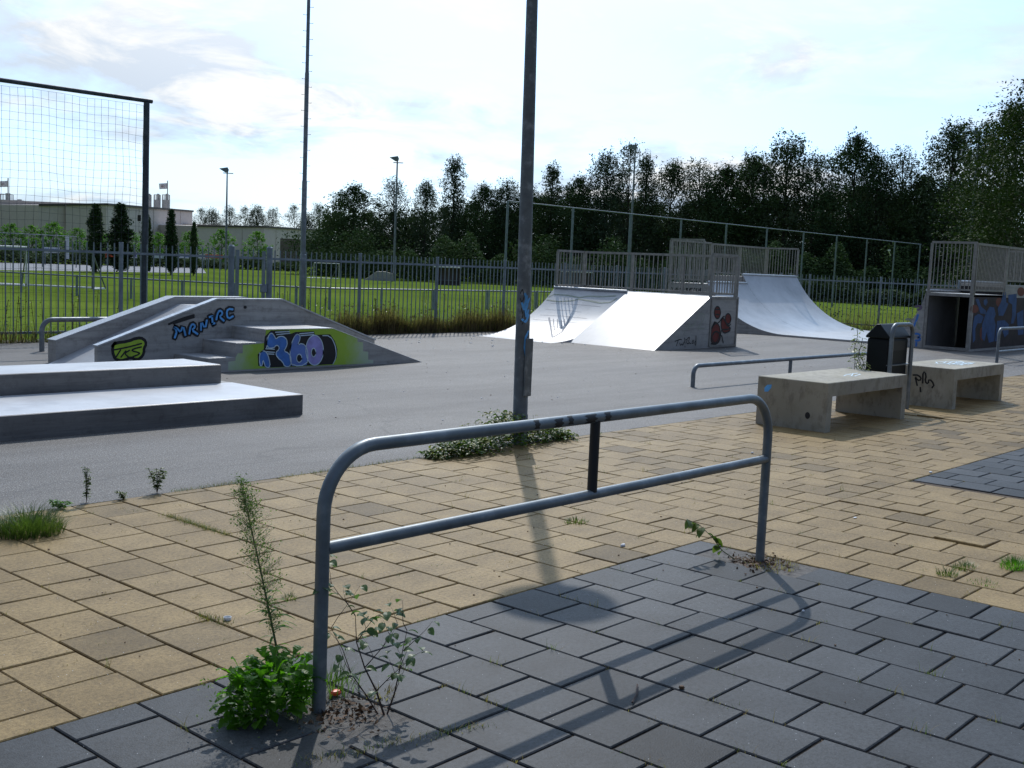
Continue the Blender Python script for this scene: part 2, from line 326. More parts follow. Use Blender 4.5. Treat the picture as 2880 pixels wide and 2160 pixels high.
# traced outlines of the graffiti, metres on their walls
TR = {
 'g360_bg': [(7.426,0.54),(8.578,0.538),(8.923,0.432),(9.031,0.393),(9.042,0.341),(9.14,0.335),(9.145,0.204),(9.244,0.193),(9.249,0.077),(9.349,0.065),(9.351,0.019),(8.291,0.027),(7.519,0.027),(6.842,0.019),(6.84,0.135),(6.951,0.144),(6.95,0.187),(6.985,0.24),(7.061,0.238),(7.059,0.346),(7.411,0.362)],
 'g360_black': [(7.298,0.217),(7.396,0.283),(7.405,0.447),(7.507,0.531),(7.806,0.53),(7.824,0.478),(7.92,0.503),(8.231,0.51),(8.259,0.459),(8.525,0.461),(8.612,0.365),(8.663,0.247),(8.657,0.13),(8.595,0.036),(7.898,0.031),(7.519,0.032),(7.311,0.063)],
 'g360_edge': [(8.387,0.445),(8.516,0.443),(8.603,0.336),(8.639,0.219),(8.635,0.116),(8.585,0.039)],
 'g360_one': [(7.322,0.23),(7.388,0.266),(7.439,0.24),(7.483,0.156),(7.506,0.035),(7.427,0.036),(7.403,0.103),(7.379,0.145),(7.376,0.06),(7.331,0.062)],
 'g360_three': [(7.437,0.298),(7.446,0.433),(7.508,0.512),(7.573,0.444),(7.584,0.409),(7.644,0.454),(7.739,0.441),(7.784,0.37),(7.762,0.293),(7.718,0.25),(7.814,0.215),(7.857,0.129),(7.842,0.033),(7.741,0.034),(7.708,0.106),(7.621,0.158),(7.582,0.233),(7.649,0.273),(7.634,0.325),(7.586,0.33),(7.56,0.292)],
 'g360_six': [(7.826,0.242),(7.854,0.368),(7.92,0.477),(7.988,0.464),(7.996,0.407),(7.951,0.324),(8.033,0.35),(8.111,0.291),(8.142,0.176),(8.119,0.04),(7.871,0.038),(7.829,0.13)],
 'g360_sixhole': [(8.032,0.14),(8.03,0.122),(8.024,0.107),(8.014,0.094),(8.002,0.087),(7.988,0.084),(7.973,0.088),(7.96,0.096),(7.95,0.109),(7.943,0.125),(7.94,0.143),(7.942,0.16),(7.948,0.176),(7.958,0.188),(7.97,0.196),(7.984,0.198),(7.999,0.195),(8.012,0.186),(8.022,0.173),(8.029,0.157)],
 'g360_zero': [(8.408,0.24),(8.403,0.175),(8.382,0.117),(8.349,0.071),(8.306,0.043),(8.258,0.034),(8.209,0.046),(8.165,0.078),(8.13,0.125),(8.106,0.184),(8.097,0.249),(8.102,0.313),(8.122,0.37),(8.155,0.416),(8.197,0.444),(8.245,0.454),(8.293,0.443),(8.338,0.412),(8.374,0.365),(8.398,0.305)],
 'g360_zerohole': [(8.274,0.212),(8.273,0.193),(8.267,0.177),(8.259,0.164),(8.248,0.155),(8.236,0.153),(8.224,0.156),(8.212,0.165),(8.203,0.179),(8.197,0.196),(8.194,0.214),(8.196,0.233),(8.201,0.25),(8.209,0.263),(8.22,0.271),(8.232,0.274),(8.245,0.27),(8.256,0.261),(8.265,0.248),(8.271,0.231)],
 'g360_bars': [[(7.575,0.506),(7.806,0.512)],[(7.596,0.474),(7.816,0.488)],[(7.982,0.478),(8.222,0.491)],[(8.0,0.453),(8.232,0.462)],[(7.421,0.289),(7.564,0.278)],[(7.433,0.247),(7.565,0.236)],[(7.447,0.219),(7.557,0.211)]],
 'tks_blob': [(5.63,0.309),(5.669,0.351),(5.849,0.363),(5.97,0.41),(6.073,0.395),(6.108,0.322),(6.07,0.273),(6.075,0.208),(6.027,0.143),(5.959,0.121),(5.884,0.164),(5.81,0.126),(5.703,0.121),(5.643,0.181)],
 'tks': [[(5.636,0.26),(5.769,0.279),(5.903,0.302),(6.037,0.334)],[(5.742,0.257),(5.683,0.173)],[(5.816,0.243),(5.75,0.169)],[(5.866,0.249),(5.794,0.212),(5.848,0.17)],[(6.033,0.289),(5.917,0.267),(5.893,0.241),(5.999,0.22),(6.016,0.2),(5.918,0.168)]],
 'maniac': [[(6.517,0.401),(6.552,0.496),(6.486,0.541),(6.556,0.521),(6.603,0.463),(6.638,0.565),(6.676,0.43)],[(6.735,0.448),(6.755,0.564),(6.807,0.578),(6.825,0.53),(6.766,0.499),(6.861,0.443)],[(6.915,0.494),(6.913,0.624),(6.98,0.502),(7.003,0.623)],[(7.045,0.667),(7.108,0.684),(7.081,0.675),(7.099,0.579),(7.065,0.57),(7.125,0.583)],[(7.152,0.635),(7.178,0.742),(7.227,0.758),(7.255,0.705),(7.194,0.674),(7.272,0.617)],[(7.413,0.771),(7.335,0.779),(7.313,0.715),(7.34,0.639),(7.418,0.675)]],
 'maniac_bar': [[(6.429,0.578),(6.601,0.642),(6.805,0.694)],[(6.5,0.586),(6.688,0.641),(6.805,0.669)]],
 'twiz': [[(17.239,0.168),(17.447,0.208),(17.477,0.192)],[(17.36,0.185),(17.301,0.075)],[(17.419,0.134),(17.443,0.071),(17.498,0.123),(17.533,0.069),(17.578,0.15)],[(17.587,0.229),(17.618,0.11)],[(17.612,0.067),(17.621,0.047)],[(17.635,0.188),(17.698,0.203),(17.653,0.119),(17.744,0.111)],[(17.697,0.217),(17.784,0.254),(17.724,0.137),(17.836,0.105)],[(17.902,0.173),(17.852,0.124),(17.921,0.102),(17.929,0.162)],[(18.003,0.26),(18.027,0.04),(17.963,0.121),(17.996,0.151)]],
 'green2': [[(17.982,0.619),(18.083,0.708),(18.25,0.717),(18.299,0.616),(18.111,0.458),(18.025,0.399),(18.304,0.405)],[(17.545,0.289),(17.589,0.386),(17.668,0.483),(17.773,0.522)],[(17.679,0.385),(17.743,0.463),(17.924,0.48),(17.95,0.579)]],
 'redblobs': [[(18.911,0.73),(18.909,0.691),(18.896,0.656),(18.871,0.628),(18.839,0.61),(18.801,0.604),(18.762,0.611),(18.725,0.629),(18.695,0.657),(18.673,0.692),(18.662,0.731),(18.664,0.77),(18.678,0.805),(18.702,0.833),(18.734,0.851),(18.772,0.857),(18.811,0.851),(18.847,0.833),(18.878,0.805),(18.9,0.769)],[(19.351,0.598),(19.349,0.565),(19.335,0.535),(19.312,0.511),(19.28,0.496),(19.243,0.491),(19.206,0.497),(19.171,0.513),(19.141,0.537),(19.121,0.567),(19.111,0.6),(19.113,0.633),(19.126,0.663),(19.15,0.686),(19.181,0.701),(19.218,0.706),(19.255,0.701),(19.291,0.686),(19.32,0.662),(19.341,0.631)],[(18.945,0.57),(19.029,0.631),(19.162,0.507),(19.267,0.464),(19.368,0.359),(19.264,0.319),(19.088,0.291),(18.979,0.385)],[(18.638,0.472),(18.707,0.542),(18.849,0.49),(18.937,0.406),(18.937,0.242),(18.799,0.081),(18.637,0.085),(18.582,0.229),(18.579,0.391)],[(18.956,0.211),(18.953,0.172),(18.933,0.137),(18.9,0.109),(18.856,0.092),(18.806,0.087),(18.755,0.094),(18.708,0.114),(18.669,0.142),(18.641,0.178),(18.629,0.218),(18.633,0.257),(18.651,0.291),(18.684,0.319),(18.727,0.336),(18.777,0.341),(18.828,0.334),(18.876,0.315),(18.916,0.287),(18.943,0.251)]],
 'redlines': [[(18.678,0.796),(18.872,0.796)],[(18.728,0.694),(18.866,0.684)],[(18.59,0.391),(18.711,0.511),(18.866,0.51),(18.971,0.621),(19.066,0.652)],[(18.662,0.268),(18.731,0.338),(18.888,0.325),(18.996,0.241)],[(19.015,0.241),(19.092,0.095)],[(18.954,0.262),(18.998,0.385),(19.159,0.362),(19.355,0.401)],[(19.14,0.527),(19.232,0.423),(19.345,0.484)],[(18.606,0.086),(18.841,0.06),(18.944,0.18)]],
 'blue_wall': [[(24.789,0.651),(24.849,0.805),(25.079,0.864),(25.335,0.828),(25.446,0.784),(25.33,0.645),(25.082,0.647),(24.964,0.528),(25.026,0.266),(24.896,0.2),(24.79,0.444)],[(24.804,1.201),(24.994,1.219),(25.237,1.029),(25.558,0.941),(25.58,0.853),(25.225,0.872),(25.039,1.029)],[(25.352,1.168),(25.539,1.222),(25.637,1.134),(25.532,1.046),(25.398,1.081)],[(25.575,0.871),(25.79,1.029),(26.104,1.011),(26.249,0.85),(26.172,0.743),(26.313,0.598),(26.308,0.202),(25.951,0.175),(25.735,0.428),(25.634,0.218),(25.44,0.292),(25.388,0.609)],[(26.371,0.993),(26.546,1.137),(26.695,1.391),(26.857,1.392),(26.923,1.138),(27.096,1.102),(26.971,0.956),(26.791,0.811),(26.47,0.813)],[(27.039,1.321),(27.646,1.345),(27.69,1.178),(27.734,0.806),(27.614,0.62),(27.394,0.604),(27.452,0.807),(27.378,1.085),(27.087,1.139)],[(26.396,0.687),(26.928,0.701),(27.287,0.587),(27.29,0.365),(27.038,0.278),(26.763,0.502),(26.625,0.413),(26.52,0.197),(26.361,0.201)],[(27.776,0.861),(28.27,0.954),(28.443,0.326),(28.038,0.314)]],
 'rust_wall': [[(25.076,0.977),(25.07,0.948),(25.038,0.921),(24.984,0.9),(24.912,0.887),(24.831,0.883),(24.748,0.888),(24.671,0.901),(24.607,0.922),(24.564,0.949),(24.544,0.978),(24.55,1.007),(24.581,1.033),(24.635,1.054),(24.705,1.067),(24.786,1.072),(24.869,1.067),(24.947,1.054),(25.011,1.033),(25.056,1.006)],[(26.626,1.137),(26.624,1.104),(26.602,1.074),(26.561,1.05),(26.505,1.034),(26.441,1.029),(26.374,1.034),(26.311,1.05),(26.259,1.073),(26.222,1.103),(26.203,1.136),(26.205,1.169),(26.227,1.199),(26.267,1.223),(26.322,1.239),(26.386,1.244),(26.453,1.239),(26.516,1.225),(26.569,1.201),(26.607,1.171)],[(28.262,1.406),(28.257,1.371),(28.225,1.34),(28.167,1.314),(28.091,1.298),(28.003,1.292),(27.913,1.296),(27.829,1.312),(27.759,1.336),(27.71,1.366),(27.687,1.401),(27.692,1.435),(27.724,1.466),(27.78,1.492),(27.855,1.509),(27.942,1.515),(28.032,1.511),(28.117,1.496),(28.188,1.472),(28.238,1.441)],[(25.591,0.395),(25.596,0.346),(25.585,0.302),(25.56,0.267),(25.523,0.245),(25.478,0.239),(25.43,0.248),(25.382,0.271),(25.34,0.307),(25.308,0.351),(25.289,0.4),(25.285,0.449),(25.295,0.493),(25.32,0.527),(25.356,0.549),(25.401,0.556),(25.449,0.548),(25.497,0.525),(25.539,0.489),(25.571,0.445)]],
 'hp_side_blue': [[(7.101,0.766),(7.134,0.622),(7.187,0.486)],[(7.128,0.322),(7.029,0.32),(7.015,0.259),(7.094,0.235),(7.004,0.233),(7.013,0.171),(7.106,0.16)],[(7.088,0.112),(7.086,0.041)]],
 'hp_side_green': [[(7.38,0.642),(7.273,0.658),(7.246,0.553)],[(7.114,0.588),(7.077,0.467),(7.04,0.452)]],
 'hp_side_purple': [[(7.17,0.956),(7.064,0.98),(7.025,0.929),(7.111,0.889)]],
 'betch': [[(14.01,1.104),(13.971,0.987),(13.928,1.055),(13.892,0.99),(13.867,1.084)],[(13.837,1.09),(13.824,0.994)],[(13.777,0.996),(13.783,1.088),(13.712,1.086),(13.708,1.038),(13.77,1.03)],[(13.665,1.093),(13.588,1.091),(13.659,1.004),(13.573,1.008)],[(13.542,1.098),(13.536,1.01),(13.47,1.036),(13.533,1.06),(13.48,1.096),(13.542,1.098)],[(13.373,1.106),(13.443,1.098),(13.438,1.014),(13.368,1.023)],[(13.441,1.056),(13.38,1.064)],[(13.358,1.107),(13.267,1.111)],[(13.309,1.109),(13.303,1.021)],[(13.191,1.109),(13.249,1.073),(13.191,1.026)],[(13.161,1.121),(13.155,1.028)],[(13.157,1.069),(13.091,1.077)],[(13.095,1.124),(13.088,1.026)]],
 'bench1_blue': [[(2.352,0.384),(2.321,0.417),(2.271,0.425),(2.274,0.392),(2.307,0.347),(2.349,0.343)]],
 'bench1_black': [[(1.821,0.155),(1.822,0.144),(1.825,0.134),(1.831,0.125),(1.838,0.12),(1.846,0.117),(1.855,0.117),(1.863,0.122),(1.87,0.129),(1.874,0.138),(1.876,0.149),(1.876,0.16),(1.873,0.17),(1.867,0.178),(1.86,0.184),(1.851,0.187),(1.843,0.186),(1.835,0.182),(1.828,0.175),(1.824,0.166)]],
 'bench2_tag': [[(2.161,0.379),(2.091,0.386),(2.047,0.331),(2.106,0.315),(2.141,0.381),(2.101,0.256)],[(2.034,0.293),(2.041,0.45),(1.993,0.395),(2.01,0.315),(1.963,0.28),(1.96,0.359),(1.885,0.288),(1.911,0.246)],[(2.059,0.231),(2.051,0.182)]],
}
# ------------------------------------------------------------------ camera
PITCH, ROLL, YAW, HC = .10461, .04231, .85342, 1.54495
OX, OY = -1.370964, 3.60579
def uvdir(x, y): return x*math.cos(YAW) + y*math.sin(YAW), -x*math.sin(YAW) + y*math.cos(YAW)
cu, cv = uvdir(-OX, -OY)
fw = Vector((0, math.cos(PITCH), -math.sin(PITCH))); rt = Vector((1,0,0)); up = rt.cross(fw)
rt2 = math.cos(ROLL)*rt + math.sin(ROLL)*up; up2 = -math.sin(ROLL)*rt + math.cos(ROLL)*up
def tow(v): a, b = uvdir(v.x, v.y); return Vector((a, b, v.z))
rt2, up2, fw = tow(rt2), tow(up2), tow(fw)
cam = bpy.data.cameras.new('camera'); cam.lens = 40; cam.sensor_width = 36; cam.clip_end = 3000; cam.clip_start = .05
co = bpy.data.objects.new('camera', cam); COL.objects.link(co)
mt = Matrix((rt2, up2, -fw)).transposed().to_4x4(); mt.translation = (cu, cv, HC); co.matrix_world = mt
S.camera = co
CAM = Vector((cu, cv, HC))
# direction of a far thing: bearing b (degrees right of the view axis) and ground distance d
VA = math.atan2(fw.y, fw.x)
def far(b, d): return cu + d*math.cos(VA - R(b)), cv + d*math.sin(VA - R(b))
def brg(x): return math.degrees(math.atan((x - 1106) / 2458.))          # bearing of a column of the 2212-wide picture
def hz(x): return 571 + .0423*(x - 1106)
def top(x, y, d):                                                       # real height of something d metres off
    return HC + (hz(x) - y) / 2458. * d * math.cos(R(brg(x)))

# ------------------------------------------------------------------ light
SUN_EL, SUN_AZ = 42.0, math.atan2(.69, .72)
sd = Vector((math.cos(R(SUN_EL))*math.cos(SUN_AZ), math.cos(R(SUN_EL))*math.sin(SUN_AZ), math.sin(R(SUN_EL))))
sl = bpy.data.lights.new('sun', 'SUN'); sl.energy = 3.2; sl.angle = R(.6); sl.color = (1, .965, .91)
so = bpy.data.objects.new('sun', sl); COL.objects.link(so)
so.rotation_euler = (-sd).to_track_quat('-Z', 'Y').to_euler(); so.location = (0, 0, 30)
W = bpy.data.worlds.new('World'); S.world = W; W.use_nodes = True
nt = W.node_tree; N = nt.nodes; L = nt.links; bg = N['Background']
sky = N.new('ShaderNodeTexSky'); sky.sky_type = 'NISHITA'; sky.sun_disc = False
sky.sun_elevation = R(SUN_EL); sky.sun_rotation = math.pi/2 - SUN_AZ; sky.dust_density = 1.5; sky.air_density = 1.0
tc = N.new('ShaderNodeTexCoord')
def mth(op, a, b=None, c=None):
    n = N.new('ShaderNodeMath'); n.operation = op
    for i, q in enumerate((a, b, c)):
        if q is None: continue
        if hasattr(q, 'links'): L.new(q, n.inputs[i])
        else: n.inputs[i].default_value = q
    return n.outputs[0]
sep = N.new('ShaderNodeSeparateXYZ'); L.new(tc.outputs['Generated'], sep.inputs[0])
zc = mth('ADD', mth('MAXIMUM', sep.outputs['Z'], 0.0), .17)
cmb = N.new('ShaderNodeCombineXYZ')
L.new(mth('DIVIDE', sep.outputs['X'], zc), cmb.inputs[0]); L.new(mth('DIVIDE', sep.outputs['Y'], zc), cmb.inputs[1])
cmb.inputs[2].default_value = 3.3
dens = nz(nt, .95, 8, .58, cmb.outputs[0], .3)
dark = nz(nt, 2.6, 8, .62, cmb.outputs[0], .4)
cl = ramp(nt, dens, [(.46, (0,0,0)), (.62, (1,1,1))])
dp = N.new('ShaderNodeVectorMath'); dp.operation = 'DOT_PRODUCT'
nrm = N.new('ShaderNodeVectorMath'); nrm.operation = 'NORMALIZE'; L.new(tc.outputs['Generated'], nrm.inputs[0])
L.new(nrm.outputs[0], dp.inputs[0]); dp.inputs[1].default_value = sd
fs = mth('POWER', mth('MAXIMUM', dp.outputs['Value'], 0.0), 3.0)       # clouds scatter the sun forward
bright = mth('ADD', mth('MULTIPLY', fs, 15.5), 3.2)
shade = ramp(nt, dark, [(.41, (1.16,1.20,1.22)), (.54, (.60,.78,1.02))])
# thick cloud stays low on the horizon, thin veil above
low = mth('SUBTRACT', 1.0, mth('MULTIPLY', mth('MAXIMUM', sep.outputs['Z'], 0.0), 3.1))
low = mth('MAXIMUM', low, 0.0)
cc = mix(nt, (1,1,1), shade, low)
vm = N.new('ShaderNodeVectorMath'); vm.operation = 'SCALE'; L.new(cc, vm.inputs[0]); L.new(bright, vm.inputs['Scale'])
# humid air near the sun: a pale blue veil over the clear parts
veil = N.new('ShaderNodeVectorMath'); veil.operation = 'SCALE'; veil.inputs[0].default_value = (6.8, 12.6, 18.6); L.new(fs, veil.inputs['Scale'])
tint = mix(nt, sky.outputs[0], (.8, .95, 1.25), 1.0, 'MULTIPLY')
add = N.new('ShaderNodeVectorMath'); add.operation = 'ADD'; L.new(tint, add.inputs[0]); L.new(veil.outputs[0], add.inputs[1])
fin = mix(nt, add.outputs[0], vm.outputs[0], cl)
L.new(fin, bg.inputs['Color']); bg.inputs['Strength'].default_value = .10
S.view_settings.view_transform = 'Standard'; S.view_settings.look = 'None'
S.view_settings.exposure = -.30; S.view_settings.gamma = 1
S.cycles.max_bounces = 6; S.cycles.diffuse_bounces = 3; S.cycles.transparent_max_bounces = 4

# ------------------------------------------------------------------ ground
def sheet(name, x0, x1, y0, y1, z, mat):
    mb = MB(); mb.poly([(x0,y0,z),(x1,y0,z),(x1,y1,z),(x0,y1,z)])
    return tag(mb.build(name, mat), kind='structure')
sheet('ground', -900, 900, -900, 900, -.030, M['grass'])
EDGE = 2.94
sheet('asphalt_yard', -30, 31.6, EDGE, 14.05, 0.0, M['asphalt'])
sheet('paving_bed', -30, 31.6, -14, EDGE, -.009, M['soil'])
M['verge'] = simple('verge_soil', (.07,.055,.035), .95, 0, .4, 4, .4, world=True)
sheet('verge', -30, 33, 14.05, 14.75, -.006, M['verge'])
# hard strip on the far left side of the pitch
M['farpath'] = simple('far_paving', (.14,.15,.17), .8, 0, .06, .3)
mb = MB()
a = far(-31, 66); b = far(-15.2, 86); c = far(-15.4, 116); d = far(-31, 92)
mb.poly([(*a, -.02), (*b, -.02), (*c, -.02), (*d, -.02)]); tag(mb.build('far_path', M['farpath']), kind='structure')

# paving slabs, laid in stretcher rows that run along y
def slabs(name, regions, mat, seed):
    rr = random.Random(seed); mb = MB(); tones = []
    raised = {}
    for (x0, y0, y1, nx, shift, par) in regions:
        for i in range(nx):
            xa = x0 + .3*i; off = .15 if (i + par) % 2 else 0
            y = y0 + shift - off
            while y < y1 - 1e-6:
                ya, yb = max(y, y0), min(y + .3, y1); y += .3
                if yb - ya < .05: continue
                g = (.0034 if seed == 3 else .0038) + rr.random()*.0016; t = rr.random()
                dx, dy = rr.uniform(-.0012, .0012), rr.uniform(-.0012, .0012)
                X0, X1, Y0, Y1 = xa+g+dx, xa+.3-g+dx, ya+g+dy, yb-g+dy
                cx, cy = (X0+X1)/2, (Y0+Y1)/2
                z = rr.gauss(0, .0009); tx, ty = rr.gauss(0, .0035), rr.gauss(0, .0035)
                for (px, py, rx, ry, dz) in LIFT:
                    if abs(cx-px) < .16 and abs(cy-py) < .16: z += dz; tx += rx; ty += ry
                if any(abs(cx-px) < .17 and abs(cy-py) < .17 for px, py in HOLES): continue
                bv = .004
                def P(X, Y, dz): return (X, Y, z + (X-cx)*tx + (Y-cy)*ty + dz)
                vs = [P(X0,Y0,-.035), P(X1,Y0,-.035), P(X1,Y1,-.035), P(X0,Y1,-.035),
                      P(X0,Y0,-bv), P(X1,Y0,-bv), P(X1,Y1,-bv), P(X0,Y1,-bv),
                      P(X0+bv,Y0+bv,0), P(X1-bv,Y0+bv,0), P(X1-bv,Y1-bv,0), P(X0+bv,Y1-bv,0)]
                fs = [(8,9,10,11)] + [(q, (q+1)%4, 4+(q+1)%4, 4+q) for q in range(4)] + [(4+q, 4+(q+1)%4, 8+(q+1)%4, 8+q) for q in range(4)]
                mb.add(vs, fs); tones += [t]*len(fs)
    o = mb.build(name, mat); at = o.data.attributes.new('tone', 'FLOAT', 'FACE'); at.data.foreach_set('value', tones)
    return tag(o, kind='structure')
LIFT = [(5.75,-.15,-.03,0,.004),(5.75,-.45,-.035,-.01,.005),(5.45,-.3,.0,.015,.002),(5.15,-.9,-.02,0,.003),(5.15,-1.15,-.025,0,.003),(5.45,-.75,0,.02,.002),
        (11.25,1.65,-.03,0,.005),(11.25,1.4,-.035,0,.006),(11.25,1.15,-.03,0,.004),(11.55,1.2,-.02,0,.003),(2.25,.3,.015,.015,.003),(1.95,.15,.0,-.015,.002),(3.35,-1.7,-.02,0,.003)]
HOLES = [(3.62,-.45),(.62,-.45)]
slabs('yellow_paving', [(-9.0, 0, EDGE, 133, 0, 0), (3.80, -14, 0, 10, -.1, 0), (14.4, -14, 0, 56, -.1, 0)], M['yellow'], 3)
slabs('grey_paving', [(-8.8, -14, 0, 42, -.1, 0), (6.90, -14, 0, 25, -.1, 0)], M['grey'], 5)
# ------------------------------------------------------------------ bent pipe rails
def bent_pipe(x0, x1, y, h, r, rb, nb=10, z0=-.02, roll=0):
    pts = [(x0, y, z0), (x0, y, h*.3), (x0, y, h - rb)]
    pts += [(x0 + rb - rb*math.cos(a), y, h - rb + rb*math.sin(a)) for a in [math.pi/2*i/nb for i in range(1, nb+1)]]
    n = 6
    pts += [(x0+rb + (x1-x0-2*rb)*i/n, y, h) for i in range(1, n)]
    pts += [(x1 - rb + rb*math.sin(a), y, h - rb + rb*math.cos(a)) for a in [math.pi/2*i/nb for i in range(nb+1)]]
    pts += [(x1, y, h*.3), (x1, y, z0)]
    return pts
def railing(loc, L_, h, r, rb, mid, label, cat, group, mat, posts=(), name='tube_railing', black=None, midpost=None):
    t = thing(name, loc, label, cat, group); x, y, _ = loc
    mb = MB(); mb.tube(bent_pipe(0, L_, 0, h, r, rb), r, 14); autosmooth(mb.build('hoop', mat, t))
    if mid:
        mb = MB(); mb.tube([(r*.6, 0, mid), (L_*.5, 0, mid), (L_ - r*.6, 0, mid)], r*.92, 14); autosmooth(mb.build('lower_bar', mat, t))
    if midpost:
        mb = MB(); mb.tube([(midpost, 0, mid + r*.5), (midpost, 0, h - r*.5)], r*.9, 14)
        autosmooth(mb.build('centre_post', black or mat, t))
    for px in posts:
        mb = MB(); mb.tube([(px, 0, -.02), (px, 0, h - r*.5)], r*.9, 12); autosmooth(mb.build('leg', mat, t))
    return t
fr = railing((.62, -.46, 0), 3.05, .90, .0245, .22, .56, 'large tube railing with black centre post standing on the dark grey slabs, nearest the camera', 'railing', None, M['rail'], black=M['black'], midpost=1.50)
# dark smears of paint either side of the centre post
for cx, w, a0 in ((1.22,.05,-.9),(1.30,.03,-.5),(1.44,.07,-.8),(1.56,.04,-.7),(1.08,.03,-.6)):
    n = 8; R0 = .0250; mb = MB()
    vs = []
    for i in range(n+1):
        a = a0 + 1.7*i/n; 
        vs += [(cx - w*.5*(1 + .3*math.sin(i*2.1)), -R0*math.cos(a), .90 + R0*math.sin(a)), (cx + w*.5*(1 + .3*math.cos(i*1.7)), -R0*math.cos(a), .90 + R0*math.sin(a))]
    mb.add(vs, [(2*i, 2*i+1, 2*i+3, 2*i+2) for i in range(n)])
    mb.build('paint_smear', M['black'], fr)
railing((11.34, 4.83, 0), 5.58, .285, .030, .12, None, 'low long steel grind rail with one middle leg on the asphalt behind the benches', 'grind rail', None, M['steel'], posts=(2.75,), name='grind_rail')
railing((6.10, 12.6, 0), 3.3, .46, .036, .16, None, 'low bent steel grind rail behind the left end of the stair obstacle', 'grind rail', None, M['steel'], name='grind_rail', posts=(1.65,))
railing((21.6, 4.23, 0), 3.4, .68, .030, .14, .22, 'short tube railing with lower bar in front of the blue graffiti wall, right edge', 'railing', None, M['steel'])

# ------------------------------------------------------------------ lamp post
lx, ly = 5.62, 2.97
t = thing('lamp_post', (lx, ly, 0), 'mottled grey steel lamp post rising from weeds at the edge of the paving', 'lamp post')
M['pole'] = mat_steel('lamp_pole_steel', (.14,.16,.175), .6, .25, (.33,.36,.38))
mb = MB(); H = 4.25
zs = [-.05, .25, .26, .9, 1.8, 2.7, 3.5, H]
rs = [.068, .068, .064, .062, .058, .054, .050, .046]
mb.tube([(0, .0186*max(z, 0), z) for z in zs], rs, 20); autosmooth(mb.build('pole', M['pole'], t))
mb = MB()
mb.box(-.045, .045, -.072, -.058, .42, .92)
bevel(mb.build('service_door', M['pole'], t), .004)
# round lamp head, above the picture: its shadow lies on the slabs
mb = MB(); prof = [(0, .10), (.10, .095), (.24, .05), (.29, 0), (.28, -.035), (.20, -.06), (0, -.06)]
n = 28; vs = []; fs = []
for i, (rr_, zz_) in enumerate(prof):
    for k in range(n):
        a = 2*math.pi*k/n; vs.append((rr_*math.cos(a), .0186*H + rr_*math.sin(a), H + .02 + zz_))
for i in range(len(prof)-1):
    for k in range(n): fs.append((i*n+k, i*n+(k+1)%n, (i+1)*n+(k+1)%n, (i+1)*n+k))
mb.add(vs, fs); autosmooth(mb.build('lamp_head', M['pole'], t))
def cyl(a, b, o):   # a = angle (rad), b = height, on the pole surface
    r = .068 - .0052*b + .001 + o
    return (-r*math.cos(a)*.64 - r*math.sin(a)*.77 + .0, .0186*b - r*math.cos(a)*.77 + r*math.sin(a)*.64, b)
def cylF(a, b, o):
    r = .0655 - .0043*b + .0012 + o; th = a + math.radians(221)
    return (r*math.cos(th), .0186*b + r*math.sin(th), b)
def cyl_lines(lines, w, name, mat):
    mb = MB()
    for i, l in enumerate(lines):
        P = []
        for j in range(len(l)-1):
            for q in range(4): P.append((l[j][0]+(l[j+1][0]-l[j][0])*q/4, l[j][1]+(l[j+1][1]-l[j][1])*q/4))
        P.append(l[-1])
        ribbon(mb, [(a*.06, b) for a, b in P], w, lambda a, b, o: cylF(a/.06, b, o), .0004*i)
    mb.build(name, mat, t)
cyl_lines([[(.5,1.28),(.1,1.18),(.5,1.10),(.8,1.16)],[(-.2,1.22),(.3,1.14),(.6,1.21)],[(-.1,1.08),(.4,1.06),(.9,1.12)],[(.9,.98),(.45,.93),(.35,.84),(.6,.76)],[(.2,1.30),(.6,1.22),(.9,1.26)]], .020, 'blue_scribble', M['sky_blue'])
cyl_lines([[(-.5,1.3),(-.2,1.34),(.1,1.28),(-.2,1.22),(-.5,1.26)],[(-.3,1.18),(.0,1.12),(-.3,1.06)],[(.1,1.16),(.3,1.09),(-.1,1.04)]], .007, 'black_scribble', M['black'])

# ------------------------------------------------------------------ concrete benches
def bench(loc, L_, label):
    t = thing('concrete_bench', loc, label, 'bench', 'concrete benches')
    D, Hh, w = .78, .50, .115
    prof = [(0,0),(w,0),(w,Hh-.135),(L_-w,Hh-.135),(L_-w,0),(L_,0),(L_,Hh),(0,Hh)]
    # legs and slab are one casting; seat top is a thin worn face
    mb = MB(); mb.box(0, w, 0, D, -.01, Hh-.14); mb.build('leg', M['bench'], t)
    mb = MB(); mb.box(L_-w, L_, 0, D, -.01, Hh-.14); mb.build('leg', M['bench'], t)
    mb = MB(); mb.box(0, L_, 0, D, Hh-.14, Hh-.006); mb.add([(0,0,Hh-.006),(L_,0,Hh-.006),(L_,D,Hh-.006),(0,D,Hh-.006),(.007,.007,Hh),(L_-.007,.007,Hh),(L_-.007,D-.007,Hh),(.007,D-.007,Hh)],[(4,5,6,7),(0,1,5,4),(1,2,6,5),(2,3,7,6),(3,0,4,7)]); mb.build('seat', M['bench'], t)
    return t
b1 = bench((8.77, 1.65, 0), 1.98, 'nearer concrete bench with a blue paint spot on its stained end face')
b2 = bench((12.20, 1.65, 0), 1.80, 'farther concrete bench with a black tag on its end and pale blue paint on top')
def local(t, F): return lambda a, b, o: tuple(Vector(F(a, b, o)) - t.location)
mb = MB(); blob(mb, TR['bench1_blue'][0], local(b1, planeU(8.77)), .0015); mb.build('paint_spot', M['sky_blue'], b1)
mb = MB(); blob(mb, TR['bench1_black'][0], local(b1, planeU(8.77)), .0015); mb.build('black_mark', M['black'], b1)
ribbons(TR['bench2_tag'], .022, local(b2, planeU(12.20)), .0015, 'black_tag', M['black'], b2)
topF = lambda t, z: (lambda a, b, o: (a, b, z + o))
rr = random.Random(4)
